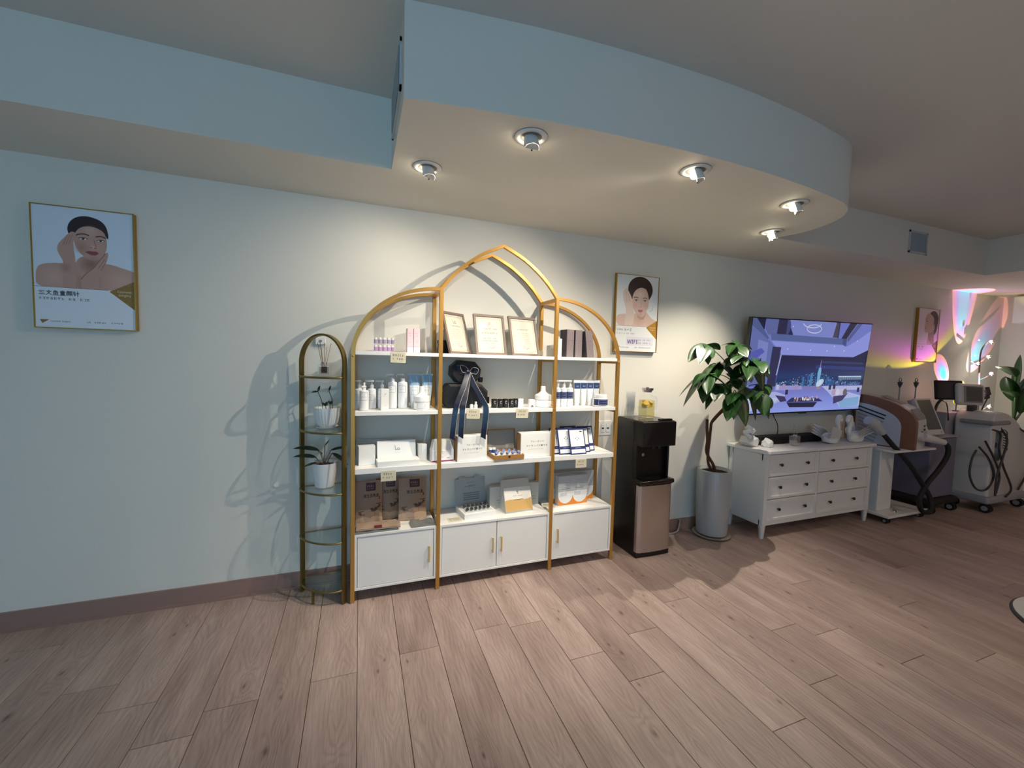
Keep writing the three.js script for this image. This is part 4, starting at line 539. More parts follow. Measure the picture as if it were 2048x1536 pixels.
// ---------------------------------------------------------------- framed posters
function portrait(g, w, h, kind) {      // a printed beauty portrait: generic faces in flat tones
  const skin = ['#c79c8c', '#e3c3b3', '#c9a79a'][kind], shade = ['#a87a6c', '#c79c8c', '#a3837a'][kind], hair = ['#2a1519', '#33201f', '#4a3436'][kind];
  fill(g, ['#dfe9f6', '#eef0ef', '#ead9e2'][kind], w, h);
  const E = (x, y, a, b, c, r = 0) => { g.fillStyle = c; g.beginPath(); g.ellipse(x, y, a, b, r, 0, 7); g.fill(); };
  const poly = (pts, c) => { g.fillStyle = c; g.beginPath(); pts.forEach(([x, y], i) => (i ? g.lineTo(x, y) : g.moveTo(x, y))); g.closePath(); g.fill(); };
  const bez = (c, ...p) => {             // a smooth closed outline near the listed points
    const q = []; for (let i = 0; i + 1 < p.length; i += 2) q.push([p[i], p[i + 1]]);
    const n = q.length; if (Math.hypot(q[0][0] - q[n - 1][0], q[0][1] - q[n - 1][1]) < 4) q.pop();
    const m = q.length, mid = (a, b) => [(a[0] + b[0]) / 2, (a[1] + b[1]) / 2], s0 = mid(q[m - 1], q[0]);
    g.fillStyle = c; g.beginPath(); g.moveTo(...s0); for (let i = 0; i < m; i++) g.quadraticCurveTo(...q[i], ...mid(q[i], q[(i + 1) % m])); g.closePath(); g.fill();
  };
  const H = h * 0.665;                   // picture part ends here
  const soft = (x, y, r, c, a = 0.5) => { const q = g.createRadialGradient(x, y, 0, x, y, r); q.addColorStop(0, c); q.addColorStop(1, c.slice(0, 7) + '00'); g.globalAlpha = a; g.fillStyle = q; g.beginPath(); g.arc(x, y, r, 0, 7); g.fill(); g.globalAlpha = 1; };
  const eye = (x, y, w2, tilt = 0) => { g.save(); g.translate(x, y); g.rotate(tilt); E(0, 0, w2, w2 * 0.36, '#efe4df'); E(0, 0, w2 * 0.4, w2 * 0.38, '#4a2f28'); E(0, 0, w2 * 0.2, w2 * 0.2, '#1a0f0d'); E(-w2 * 0.12, -w2 * 0.12, w2 * 0.08, w2 * 0.08, '#ffffff'); g.strokeStyle = '#33201c'; g.lineWidth = w2 * 0.2; g.beginPath(); g.moveTo(-w2 * 1.1, w2 * 0.05); g.quadraticCurveTo(0, -w2 * 0.7, w2 * 1.15, -w2 * 0.05); g.stroke(); g.restore(); };
  if (kind === 0) {
    bez(skin, 14, H + 30, 10, 540, 30, 470, 110, 450, 200, 448, 300, 420, 480, 424, 560, 452, 640, 474, 680, 520, 700, H + 30);
    soft(120, 560, 120, '#e3bfae'); soft(560, 560, 130, '#e3bfae'); soft(330, 600, 110, '#9c6c5e'); bez(skin, 262, 380, 262, 520, 330, 570, 420, 540, 452, 420, 440, 360); soft(360, 440, 90, '#8a5a4e', 0.75);
    E(340, 172, 124, 118, hair, 0.12); bez(skin, 248, 200, 262, 140, 330, 112, 420, 120, 462, 200, 466, 290, 446, 360, 398, 402, 356, 408, 300, 372, 258, 300); bez(hair, 228, 230, 214, 130, 280, 56, 380, 54, 456, 96, 478, 190, 470, 236, 446, 160, 370, 128, 300, 142, 262, 190, 246, 244);
    soft(400, 300, 60, '#d9a391', 0.7); soft(300, 310, 60, '#a97867', 0.6); soft(360, 170, 60, '#dcb6a6', 0.7); soft(372, 392, 40, '#b98573', 0.6);
    g.strokeStyle = '#4a2a22'; g.lineWidth = 9; g.lineCap = 'round'; g.beginPath(); g.moveTo(272, 212); g.quadraticCurveTo(306, 188, 346, 206); g.moveTo(396, 212); g.quadraticCurveTo(430, 198, 456, 216); g.stroke(); eye(312, 236, 24, 0.06); eye(424, 242, 22, 0.06);
    g.strokeStyle = '#a06f60'; g.lineWidth = 5; g.beginPath(); g.moveTo(380, 238); g.quadraticCurveTo(392, 280, 394, 296); g.stroke(); E(362, 304, 8, 4, '#7d4c42'); E(388, 306, 8, 4, '#7d4c42'); soft(374, 300, 22, '#e0b5a4', 0.7); bez('#a04a52', 322, 340, 350, 328, 368, 334, 390, 328, 412, 344, 390, 366, 352, 364); g.strokeStyle = '#6f2f36'; g.lineWidth = 3; g.beginPath(); g.moveTo(322, 342); g.quadraticCurveTo(366, 352, 412, 344); g.stroke();
    bez(skin, 172, H + 20, 176, 500, 186, 430, 148, 360, 150, 300, 190, 246, 228, 196, 250, 184, 268, 200, 252, 250, 250, 320, 262, 420, 262, H + 20); g.strokeStyle = shade; g.lineWidth = 4; for (let k = 0; k < 3; k++) { g.beginPath(); g.moveTo(186 + k * 18, 300 - k * 6); g.lineTo(214 + k * 17, 222 - k * 6); g.stroke(); } soft(196, 480, 50, '#a3766a', 0.6);
    bez(skin, 292, H + 20, 286, 560, 318, 510, 372, 470, 420, 390, 458, 330, 474, 336, 462, 400, 420, 500, 396, 560, 420, H + 20); g.strokeStyle = '#8f6052'; g.lineWidth = 5; g.beginPath(); g.moveTo(292, 566); g.quadraticCurveTo(316, 516, 372, 470); g.quadraticCurveTo(414, 404, 452, 342); g.stroke(); g.lineWidth = 3; g.beginPath(); g.moveTo(404, 470); g.lineTo(446, 388); g.moveTo(418, 484); g.lineTo(460, 398); g.stroke();
  } else if (kind === 1) {
    bez(skin, 10, H, 10, 520, 60, 500, 180, 490, 300, 480, 330, 470, 340, 400, 440, 400, 450, 430, 470, 460, 560, 540, 640, 560, 690, 590, 720, 640, 500, H, 200, H, 10, H);
    bez(shade, 320, 470, 350, 520, 430, 520, 460, 440, 440, 540, 390, 560, 340, 540, 330, 520, 320, 490, 320, 470);
    E(360, 175, 190, 165, hair); E(368, 315, 128, 190, skin); bez(hair, 232, 330, 200, 90, 540, 60, 505, 330, 500, 250, 470, 170, 380, 140, 300, 170, 250, 230, 232, 330);
    g.strokeStyle = '#4f342c'; g.lineWidth = 8; g.beginPath(); g.moveTo(262, 282); g.quadraticCurveTo(300, 262, 334, 282); g.moveTo(402, 282); g.quadraticCurveTo(440, 262, 474, 282); g.stroke();
    eye(300, 312, 28, 0.04); eye(436, 312, 28, -0.04); soft(280, 380, 60, '#e8a79a', 0.5); soft(456, 380, 60, '#e8a79a', 0.5); soft(368, 230, 70, '#f4ddd0', 0.7); soft(360, 560, 110, '#c99a88', 0.5); soft(540, 610, 90, '#d4ab9a', 0.5); soft(372, 490, 40, '#d9ab99', 0.6);
    g.strokeStyle = shade; g.lineWidth = 5; g.beginPath(); g.moveTo(374, 320); g.lineTo(384, 392); g.lineTo(352, 398); g.stroke(); bez('#c4797a', 330, 436, 350, 424, 362, 430, 370, 434, 380, 428, 395, 426, 410, 438, 395, 462, 345, 462, 330, 436);
    bez('#ead2c4', 130, H, 150, 500, 150, 420, 110, 330, 90, 230, 130, 180, 145, 160, 190, 220, 230, 280, 250, 360, 262, 440, 280, 500, 260, H, 220, H, 170, H, 130, H); g.strokeStyle = '#cda999'; g.lineWidth = 5; for (let k = 0; k < 3; k++) { g.beginPath(); g.moveTo(150 + k * 26, 340); g.lineTo(146 + k * 24, 216 + k * 20); g.stroke(); } g.strokeStyle = '#b9b3ad'; g.lineWidth = 4; g.beginPath(); g.arc(520, 390, 48, -0.6, 1.8); g.stroke();
  } else {
    bez(skin, 300, H, 330, 520, 340, 480, 330, 420, 250, 440, 210, 400, 215, 340, 200, 330, 205, 320, 220, 280, 210, 180, 260, 90, 400, 70, 520, 90, 540, 230, 520, 330, 540, 420, 520, 500, 560, H, 480, H, 380, H, 300, H);
    bez(hair, 330, 75, 480, 10, 640, 110, 600, 300, 590, 380, 560, 440, 520, 470, 500, 420, 530, 330, 500, 260, 480, 150, 420, 110, 330, 75); bez(shade, 330, 430, 400, 430, 470, 400, 500, 350, 520, 420, 510, 470, 540, H, 460, H, 350, 560, 330, 430);
    g.strokeStyle = '#4a3330'; g.lineWidth = 8; g.beginPath(); g.moveTo(236, 190); g.lineTo(290, 176); g.moveTo(244, 226); g.quadraticCurveTo(270, 212, 300, 230); g.stroke(); E(270, 226, 12, 8, '#3b2a28'); bez('#a8646c', 212, 350, 230, 336, 250, 340, 262, 350, 250, 366, 228, 366, 212, 350); E(480, 250, 18, 34, shade);
  }
  g.fillStyle = '#e9eef6'; g.fillRect(0, H, w, h - H); if (kind) { g.fillStyle = kind === 1 ? '#f0f0ee' : '#eadfe4'; g.fillRect(0, H, w, h - H); }
  g.strokeStyle = '#6f6a62'; g.lineWidth = 3; g.beginPath(); g.moveTo(0, H); g.lineTo(w * 0.72, H); g.stroke();
  const gold = ['#94702a', '#b5822c', '#7a5a4e'][kind]; poly([[w, H - 84], [w * 0.735, H + 10], [w, H + 158]], gold); for (let i = 0; i < 500; i++) { const y = rr(H - 80, H + 150), x = w - rr(0, w * 0.25 * (1 - Math.abs(y - H - 15) / 130)); g.fillStyle = rnd() < 0.5 ? 'rgba(225,190,110,0.25)' : 'rgba(70,45,10,0.2)'; g.fillRect(x, y, 4, 4); }
  type(g, 'Cosmetic', w - 18, H + 16, '24px sans-serif', '#efe2c4', 'right'); type(g, 'Surgery', w - 26, H + 44, '24px sans-serif', '#efe2c4', 'right');
  const ink = '#3f4450';
  if (kind === 0) { glyphs(g, '三文鱼童颜针', 24, H + 26, 40, ink, 0.12, 1.06); smallPrint(g, 24, H + 82, 320, 20, ink); }
  if (kind === 1) { type(g, 'V-line', 22, H + 62, '38px sans-serif', '#55555a', 'left'); smallPrint(g, 136, H + 30, 130, 36, '#55555a'); smallPrint(g, 24, H + 88, 130, 18, '#77777a', 1.9); smallPrint(g, 170, H + 88, 130, 18, '#66666a'); g.fillStyle = '#e4e2ea'; g.fillRect(170, H + 136, 420, 112); type(g, 'WIFI', 186, H + 224, 'bold 72px sans-serif', '#5a3a86', 'left'); smallPrint(g, 352, H + 164, 58, 22, '#4c4a58'); smallPrint(g, 352, H + 204, 58, 22, '#4c4a58'); smallPrint(g, 428, H + 164, 140, 18, '#4c4a58'); smallPrint(g, 428, H + 204, 140, 18, '#4c4a58'); }
  if (kind === 2) { smallPrint(g, 40, H + 30, 200, 34, '#5a5058'); smallPrint(g, 40, H + 80, 180, 18, '#7a7078'); }
  poly([[26, h - 62], [84, h - 62], [40, h - 30]], gold); type(g, 'Cosmetic Surgery', 90, h - 44, '16px sans-serif', ink, 'left'); smallPrint(g, 300, h - 58, 270, 14, ink);
}
for (const [x, y, k, label] of [[-1.355, 1.916, 0, 'large gold-framed beauty poster of a woman holding both hands to her face'], [2.142, 1.902, 1, 'gold-framed beauty poster with purple WIFI lettering beside the arched shelf'], [6.24, 1.905, 2, 'gold-framed beauty poster of a face in profile above the machines']]) {
  const t = thing('framed_poster', label, 'poster', [x, y, 0.001]), w = 0.418, h = 0.628, f = 0.0045, d = 0.032;
  part(t, 'poster_frame', [bx(-w / 2, w / 2, -h / 2, -h / 2 + f, 0, d), bx(-w / 2, w / 2, h / 2 - f, h / 2, 0, d), bx(-w / 2, -w / 2 + f, -h / 2 + f, h / 2 - f, 0, d), bx(w / 2 - f, w / 2, -h / 2 + f, h / 2 - f, 0, d)], std(0xb48c3c, 0.32, 0.8));
  part(t, 'backing', bx(-w / 2 + f, w / 2 - f, -h / 2 + f, h / 2 - f, 0, d - 0.006), M.white);
  part(t, 'printed_poster', sheet(w - 2 * f, h - 2 * f, 0, 0, d - 0.005), print(640, 966, (g, W2, H2) => portrait(g, W2, H2, k), 0.45));
}
// ---------------------------------------------------------------- wall switches
{
  const t = thing('light_switch', 'white double rocker light switch on the wall beside the gold shelf', 'switch', [1.893, 0.958, 0.0005]);
  part(t, 'cover_plate', rb(-0.06, 0.06, -0.06, 0.06, 0, 0.007, 0.003), M.white);
  for (const x of [-0.024, 0.024]) { part(t, 'rocker_surround', bx(x - 0.018, x + 0.018, -0.036, 0.036, 0.007, 0.0078), std(0x9a9a98, 0.5)); part(t, 'rocker', rb(x - 0.0165, x + 0.0165, -0.0345, 0.0345, 0.006, 0.012, 0.003), M.white); part(t, 'rocker_mark', bx(x - 0.011, x + 0.009, -0.006, 0.006, 0.012, 0.0128), M.blackMatte); }
}
const partW = (t, name, gs, mat, parent = t) => part(parent, name, merge(gs).clone().translate(-t.position.x, -t.position.y, -t.position.z), mat);
// ---------------------------------------------------------------- water dispenser with pitcher and cups
{
  const t = thing('water_dispenser', 'black water dispenser with brushed steel lower door', 'dispenser', [2.145, 0, 0.19]), x0 = 1.985, x1 = 2.305, dark = phys(0x08080a, 0.35, { clearcoat: 0.15 });
  partW(t, 'case', [rb(x0, x1, 0.012, 1.052, 0.03, 0.26, 0.006), rb(x0, x1, 0.012, 0.6, 0.25, 0.315, 0.006), rb(x0 + 0.004, x0 + 0.02, 0.58, 0.9, 0.25, 0.3, 0.003), rb(x1 - 0.02, x1 - 0.004, 0.58, 0.9, 0.25, 0.3, 0.003)], dark);
  const head = partW(t, 'control_head', rb(x0 + 0.005, x1 - 0.002, 0.865, 1.055, 0.18, 0.365, 0.008), std(0x242323, 0.36, 0.4)); void head;
  partW(t, 'emblem', [new THREE.TorusGeometry(0.011, 0.0035, 8, 24, 5).rotateZ(-1.9).translate(2.155, 1.0, 0.366), bx(2.13, 2.18, 0.976, 0.98, 0.3655, 0.3662)], M.black);
  partW(t, 'top_plate', rb(x0 + 0.01, x1 - 0.01, 1.052, 1.06, 0.04, 0.35, 0.002), std(0x4a4746, 0.25, 0.6));
  partW(t, 'alcove_back', bx(x0 + 0.02, x1 - 0.02, 0.6, 0.87, 0.255, 0.262), M.black);
  partW(t, 'indicator', cy(0.013, 0.013, 0, 0.006, 0, 0, 20).rotateX(Math.PI / 2).translate(2.075, 0.785, 0.262), M.chrome);
  partW(t, 'spout', [cy(0.012, 0.014, 0.835, 0.866, 2.14, 0.3), cy(0.012, 0.014, 0.835, 0.866, 2.2, 0.3)], M.black);
  partW(t, 'drip_tray', [rb(x0 + 0.002, x1 - 0.002, 0.575, 0.61, 0.26, 0.375, 0.012, 3), bx(x0 + 0.03, x1 - 0.03, 0.61, 0.613, 0.27, 0.355)], M.blackGloss);
  const s = new THREE.Shape(); s.moveTo(x0 + 0.004, -0.3); s.lineTo(x0 + 0.004, -0.335); s.quadraticCurveTo(x0 + 0.006, -0.35, x0 + 0.03, -0.356); s.quadraticCurveTo(2.145, -0.372, x1 - 0.03, -0.356); s.quadraticCurveTo(x1 - 0.006, -0.35, x1 - 0.004, -0.335); s.lineTo(x1 - 0.004, -0.3);
  lab(partW(t, 'lower_door', toCreasedNormals(clean(new THREE.ExtrudeGeometry(s, { depth: 0.52, bevelEnabled: false, curveSegments: 16 }).rotateX(-Math.PI / 2).translate(0, 0.045, 0)), 0.6), std(0xc4b8b0, 0.36, 0.9)), 'brushed steel door');
  partW(t, 'door_collar', rb(x0, x1, 0.565, 0.578, 0.27, 0.352, 0.005), M.black); partW(t, 'plinth', rb(x0 + 0.004, x1 - 0.004, 0.0, 0.045, 0.05, 0.345, 0.006), M.black);
  for (let i = 0; i < 9; i++) partW(t, 'side_slot', bx(x0 - 0.001, x0 + 0.002, 0.52 + i * 0.03, 0.53 + i * 0.03, 0.1, 0.19), M.black);
  partW(t, 'side_recess', [bx(x0 - 0.001, x0 + 0.002, 0.95, 0.962, 0.06, 0.1), bx(x0 - 0.001, x0 + 0.002, 0.95, 0.962, 0.13, 0.17)], M.black);
  // glass pitcher
  const p = thing('glass_pitcher', 'glass pitcher of lemon water with a steel lid on the dispenser', 'pitcher', [2.175, 1.06, 0.16]);
  part(p, 'jug', lathe([[0, 0.004], [0.056, 0.003], [0.062, 0.01], [0.064, 0.03], [0.064, 0.14], [0.058, 0.17], [0.042, 0.19], [0.036, 0.205], [0.037, 0.215]], 40), phys(0xffffff, 0.02, { transmission: 1, thickness: 0, ior: 1.3, side: THREE.DoubleSide }));
  part(p, 'lemon_water', lathe([[0, 0.012], [0.058, 0.012], [0.061, 0.03], [0.061, 0.14], [0, 0.14]], 36), phys(0xf2ecc8, 0.05, { transmission: 0.9, thickness: 0, ior: 1.33 }));
  for (const [x, y, z, rx, rz] of [[-0.03, 0.118, 0.03, 0.5, 0.3], [-0.012, 0.105, 0.042, 1.2, 0.2], [0.022, 0.125, 0.03, 0.35, -0.4], [0.0, 0.13, -0.02, 0.2, 0.2], [-0.036, 0.098, 0.01, 1.3, 0.8], [0.034, 0.108, 0.022, 1.0, -0.7], [0.01, 0.12, 0.03, 0.9, 0.0]]) { const l = part(p, 'lemon_slice', cy(0.023, 0.023, -0.003, 0.003, 0, 0, 20).rotateX(rx).rotateZ(rz).translate(x * 0.85, y, z * 0.85), std(0xd9b91f, 0.5)); void l; }
  part(p, 'lid', [cy(0.036, 0.041, 0.206, 0.222, 0, 0, 28), cy(0.044, 0.046, 0.222, 0.24, 0.004, 0, 28), cy(0.01, 0.012, 0.24, 0.246)], M.chrome);
  part(p, 'handle', tube([[0.05, 0.172, 0], [0.085, 0.165, 0], [0.1, 0.12, 0], [0.088, 0.07, 0], [0.064, 0.062, 0]], 0.0065, 28, 10), phys(0xffffff, 0.03, { transmission: 0.85, thickness: 0, ior: 1.5 }));
  // stacked cups: each cup is a thing
  const cupM = phys(0xf9fafb, 0.04, { transmission: 0.96, thickness: 0, ior: 1.45, side: THREE.DoubleSide });
  const cup = thing('plastic_cup', 'clear plastic cup in the tall nested stack on the dispenser', 'cup', [2.04, 1.061, 0.13], 0, 'nested stack of clear cups'); part(cup, 'cup_wall', lathe([[0, 0.001], [0.026, 0.001], [0.0365, 0.09], [0.038, 0.0915], [0.0365, 0.093]], 28), cupM); part(cup, 'rolled_rim', new THREE.TorusGeometry(0.037, 0.0014, 6, 28).rotateX(Math.PI / 2).translate(0, 0.0925, 0), cupM);
  for (let i = 1; i < 10; i++) copyOf(cup, [2.04, 1.061 + i * 0.0125, 0.13], 0);
  copyOf(cup, [2.095, 1.061, 0.215], 0, 'single clear plastic cup standing in front of the pitcher', '').userData.group = undefined;
  const pen = thing('black_tray', 'thin black remote lying at the front of the dispenser top', 'remote', [2.225, 1.0605, 0.325], 0.02); part(pen, 'remote_body', rb(-0.06, 0.06, 0, 0.012, -0.014, 0.014, 0.003), M.black); part(pen, 'button_row', bx(-0.03, 0.03, 0.012, 0.0128, -0.006, 0.006), M.darkGrey);
}
// ---------------------------------------------------------------- potted money tree
{
  const t = thing('money_tree', 'tall money tree with palm-shaped glossy leaves in a ribbed silver-grey pot', 'plant', [2.92, 0, 0.172]);
  const g = lathe([[0, 0.02], [0.118, 0.02], [0.124, 0.03], [0.134, 0.2], [0.14, 0.45], [0.139, 0.575], [0.133, 0.588], [0.124, 0.588], [0.122, 0.55], [0, 0.55]], 144), a = g.attributes.position;
  for (let i = 0; i < a.count; i++) { const X = a.getX(i), Z = a.getZ(i), r = Math.hypot(X, Z), y = a.getY(i); if (r > 0.12 && y > 0.06 && y < 0.57) { const k = 1 + 0.006 * Math.cos(Math.atan2(Z, X) * 48); a.setX(i, X * k); a.setZ(i, Z * k); } }
  g.computeVertexNormals(); part(t, 'pot', g, std(0xb9bcbd, 0.32, 0.25));
  part(t, 'saucer', lathe([[0, 0.001], [0.135, 0.001], [0.158, 0.016], [0.153, 0.022], [0.132, 0.012], [0, 0.012]], 48), std(0xa59a90, 0.6)); part(t, 'soil', cy(0.121, 0.122, 0.54, 0.56), M.soil);
  partW(t, 'trunk', tube([[2.93, 0.55, 0.17], [2.86, 0.64, 0.21], [2.79, 0.75, 0.2], [2.772, 0.86, 0.22], [2.77, 0.95, 0.21], [2.755, 1.035, 0.22]], 0.0125, 40, 10), M.trunk);
  partW(t, 'trunk', tube([[2.9, 0.55, 0.19], [2.83, 0.64, 0.19], [2.785, 0.745, 0.22], [2.815, 0.86, 0.2], [2.8, 0.96, 0.22], [2.795, 1.01, 0.23], [2.81, 1.11, 0.3], [2.83, 1.2, 0.38]], 0.0115, 40, 10), M.trunk);
  partW(t, 'branch', tube([[2.795, 1.0, 0.225], [2.83, 1.1, 0.29], [2.88, 1.19, 0.37], [2.92, 1.27, 0.42]], 0.008, 20, 8), M.trunk);
  const leaves = [[[2.405,1.647,0.52],[[2.163,1.512,0.595,0.075],[2.191,1.499,0.67,0.08],[2.368,1.541,0.61,0.08],[2.534,1.611,0.52,0.06]]],[[2.732,1.647,0.48],[[2.553,1.645,0.51,0.04],[2.462,1.57,0.66,0.075],[2.681,1.561,0.63,0.075],[2.994,1.627,0.405,0.05],[2.913,1.682,0.3,0.04]]],[[2.729,1.56,0.54],[[2.463,1.508,0.69,0.07],[2.526,1.479,0.57,0.09],[2.64,1.493,0.66,0.06],[2.982,1.582,0.39,0.06]]],[[2.574,1.511,0.48],[[2.203,1.26,0.48,0.095],[2.136,1.201,0.6,0.1],[2.193,1.315,0.66,0.07],[2.378,1.371,0.63,0.09],[2.601,1.355,0.36,0.08]]],[[2.347,1.437,0.6],[[2.266,1.226,0.645,0.09],[2.151,1.343,0.66,0.06],[2.221,1.296,0.72,0.07]]],[[2.829,1.499,0.54],[[2.554,1.396,0.75,0.1],[2.587,1.443,0.66,0.07],[2.595,1.373,0.57,0.08]]],[[2.937,1.532,0.48],[[3.107,1.398,0.48,0.09],[2.858,1.445,0.63,0.1],[2.958,1.304,0.555,0.11],[3.18,1.553,0.3,0.06]]],[[2.443,1.362,0.6],[[2.324,1.24,0.69,0.08],[2.356,1.319,0.6,0.05],[2.445,1.276,0.675,0.06],[2.34,1.176,0.6,0.055]]],[[2.744,1.395,0.48],[[2.57,1.439,0.57,0.06],[2.612,1.321,0.63,0.07],[2.688,1.293,0.48,0.08],[2.79,1.372,0.54,0.05]]],[[2.605,1.3,0.62],[[2.46,1.098,0.68,0.1],[2.593,1.097,0.62,0.08],[2.612,1.061,0.71,0.13],[2.608,1.247,0.695,0.06],[2.522,1.242,0.59,0.05]]],[[2.771,1.324,0.6],[[2.597,1.26,0.72,0.06],[2.767,1.215,0.645,0.07],[2.991,1.06,0.48,0.035]]],[[2.876,1.301,0.58],[[3.004,1.086,0.58,0.09],[3.083,1.16,0.535,0.1],[2.842,1.124,0.67,0.1],[2.708,1.223,0.67,0.08]]],[[3.034,1.353,0.48],[[3.129,1.281,0.48,0.08],[2.935,1.25,0.6,0.09],[3.012,1.171,0.48,0.09]]],[[2.913,1.437,0.42],[[2.954,1.341,0.3,0.08],[3.078,1.356,0.345,0.08],[2.978,1.48,0.33,0.07]]]];
  const petiole = std(0x74905a, 0.6);
  leaves.forEach(([hub, tips], i) => {
    const from = hub[1] > 1.38 ? [2.92, 1.27, 0.42] : [2.83, 1.2, 0.38], H = V3(...hub), F0 = V3(...from), mid = F0.clone().lerp(H, 0.55).add(V3(0, 0.05, 0));
    const st = partW(t, 'leaf_stalk', tube([F0, mid, H], 0.0035, 14, 6), petiole);
    for (let k = 0; k < 1; k++) { const q = rr(0, 6.28), L = rr(0.13, 0.19); tips.push([hub[0] + Math.cos(q) * L * 0.8, hub[1] - L * rr(0.3, 0.9), Math.max(0.08, hub[2] + Math.sin(q) * L * 0.8), rr(0.065, 0.085)]); }
    tips.forEach(([x, y, z, w], k) => { const B = V3(x, y, z), m = (i === 5 && k === 0) || (i === 1 && k > 0) || (i === 2 && k === 0) ? M.leafPale : M.leaf; partW(t, 'leaf', blade(H, B, w * 1.3, 0.16 + 0.05 * ((k * 7 + i) % 3), 0.2, 8, ((k * 5 + i * 3) % 5 - 2) * 0.22), m, st); });
  });
  const ho = thing('supply_hose', 'thin grey water hose lying on the floor behind the plant saucer', 'hose', [2.66, 0, 0.06]); partW(ho, 'hose_run', tube([[2.33, 0.009, 0.1], [2.5, 0.009, 0.07], [2.62, 0.009, 0.06], [2.67, 0.02, 0.045], [2.7, 0.08, 0.03]], 0.008, 24, 8), std(0xb5aca2, 0.6)); partW(ho, 'wall_fitting', cy(0.014, 0.014, 0.075, 0.105, 2.7, 0.03, 14), M.chrome);
}
// ---------------------------------------------------------------- dresser
{
  const t = thing('dresser', 'white six-drawer dresser with black knobs under the television', 'dresser', [3.99, 0, 0.2]), x0 = 3.265, x1 = 4.705, zf = 0.385, D = M.dresser, inner = M.dresser;
  partW(t, 'top_slab', (() => { const s = new THREE.Shape([[x0 - 0.025, -0.012], [x1 + 0.03, -0.012], [x1 + 0.03, -0.385], [x1 + 0.012, -0.405], [x0 + 0.02, -0.405], [x0 - 0.025, -0.36]].map((p) => V2(...p))); return new THREE.ExtrudeGeometry(s, { depth: 0.02, bevelEnabled: true, bevelSize: 0.004, bevelThickness: 0.004, bevelSegments: 2 }).rotateX(-Math.PI / 2).translate(0, 0.75, 0); })(), D);
  partW(t, 'carcass', [bx(x0 + 0.035, x1 - 0.035, 0.145, 0.16, 0.02, 0.36), bx(x0 + 0.035, x1 - 0.035, 0.16, 0.745, 0.016, 0.024), bx(x0 + 0.005, x0 + 0.015, 0.13, 0.745, 0.04, zf - 0.03), bx(x1 - 0.015, x1 - 0.005, 0.13, 0.745, 0.04, zf - 0.03)], D);
  partW(t, 'interior', bx(x0 + 0.04, x1 - 0.04, 0.165, 0.74, 0.03, 0.352), inner);
  for (const sx of [x0, x1 - 0.014]) for (const [y0, y1] of [[0.115, 0.16], [0.69, 0.746]]) partW(t, 'side_rail', bx(sx, sx + 0.014, y0, y1, 0.05, zf - 0.03), D);
  for (const [lx, lz] of [[x0, zf - 0.04], [x1 - 0.04, zf - 0.04], [x0, 0.016], [x1 - 0.04, 0.016]]) partW(t, 'leg', [bx(lx, lx + 0.04, 0.115, 0.746, lz, lz + 0.04), new THREE.CylinderGeometry(0.0283, 0.019, 0.115, 4, 1).rotateY(Math.PI / 4).translate(lx + 0.02, 0.0575, lz + 0.02)], D);
  partW(t, 'front_rail', [bx(x0 + 0.04, x1 - 0.04, 0.115, 0.148, zf - 0.024, zf - 0.004), bx(x0 + 0.04, x1 - 0.04, 0.738, 0.748, zf - 0.024, zf - 0.004)], D);
  partW(t, 'centre_stile', bx(3.919, 3.944, 0.148, 0.738, zf - 0.024, zf - 0.004), D);
  for (const [y0, y1] of [[0.151, 0.34], [0.348, 0.538], [0.546, 0.735]]) for (const [a, b, ks] of [[3.308, 3.916, [3.452, 3.784]], [3.947, 4.662, [4.126, 4.465]]]) {
    const f = 0.022, d = partW(t, 'drawer', [bx(a, b, y0, y0 + f, zf - 0.018, zf), bx(a, b, y1 - f, y1, zf - 0.018, zf), bx(a, a + f, y0 + f, y1 - f, zf - 0.018, zf), bx(b - f, b, y0 + f, y1 - f, zf - 0.018, zf), bx(a + f, b - f, y0 + f, y1 - f, zf - 0.018, zf - 0.009)], D);
    for (const kx of ks) lab(partW(t, 'knob', lathe([[0, 0], [0.006, 0], [0.006, 0.01], [0.014, 0.016], [0.014, 0.021], [0.009, 0.026], [0, 0.027]], 18).rotateX(Math.PI / 2).translate(kx, (y0 + y1) / 2 + 0.003, zf - 0.009), M.black, d), 'round black knob');
  }
}
const DT = 0.7745;
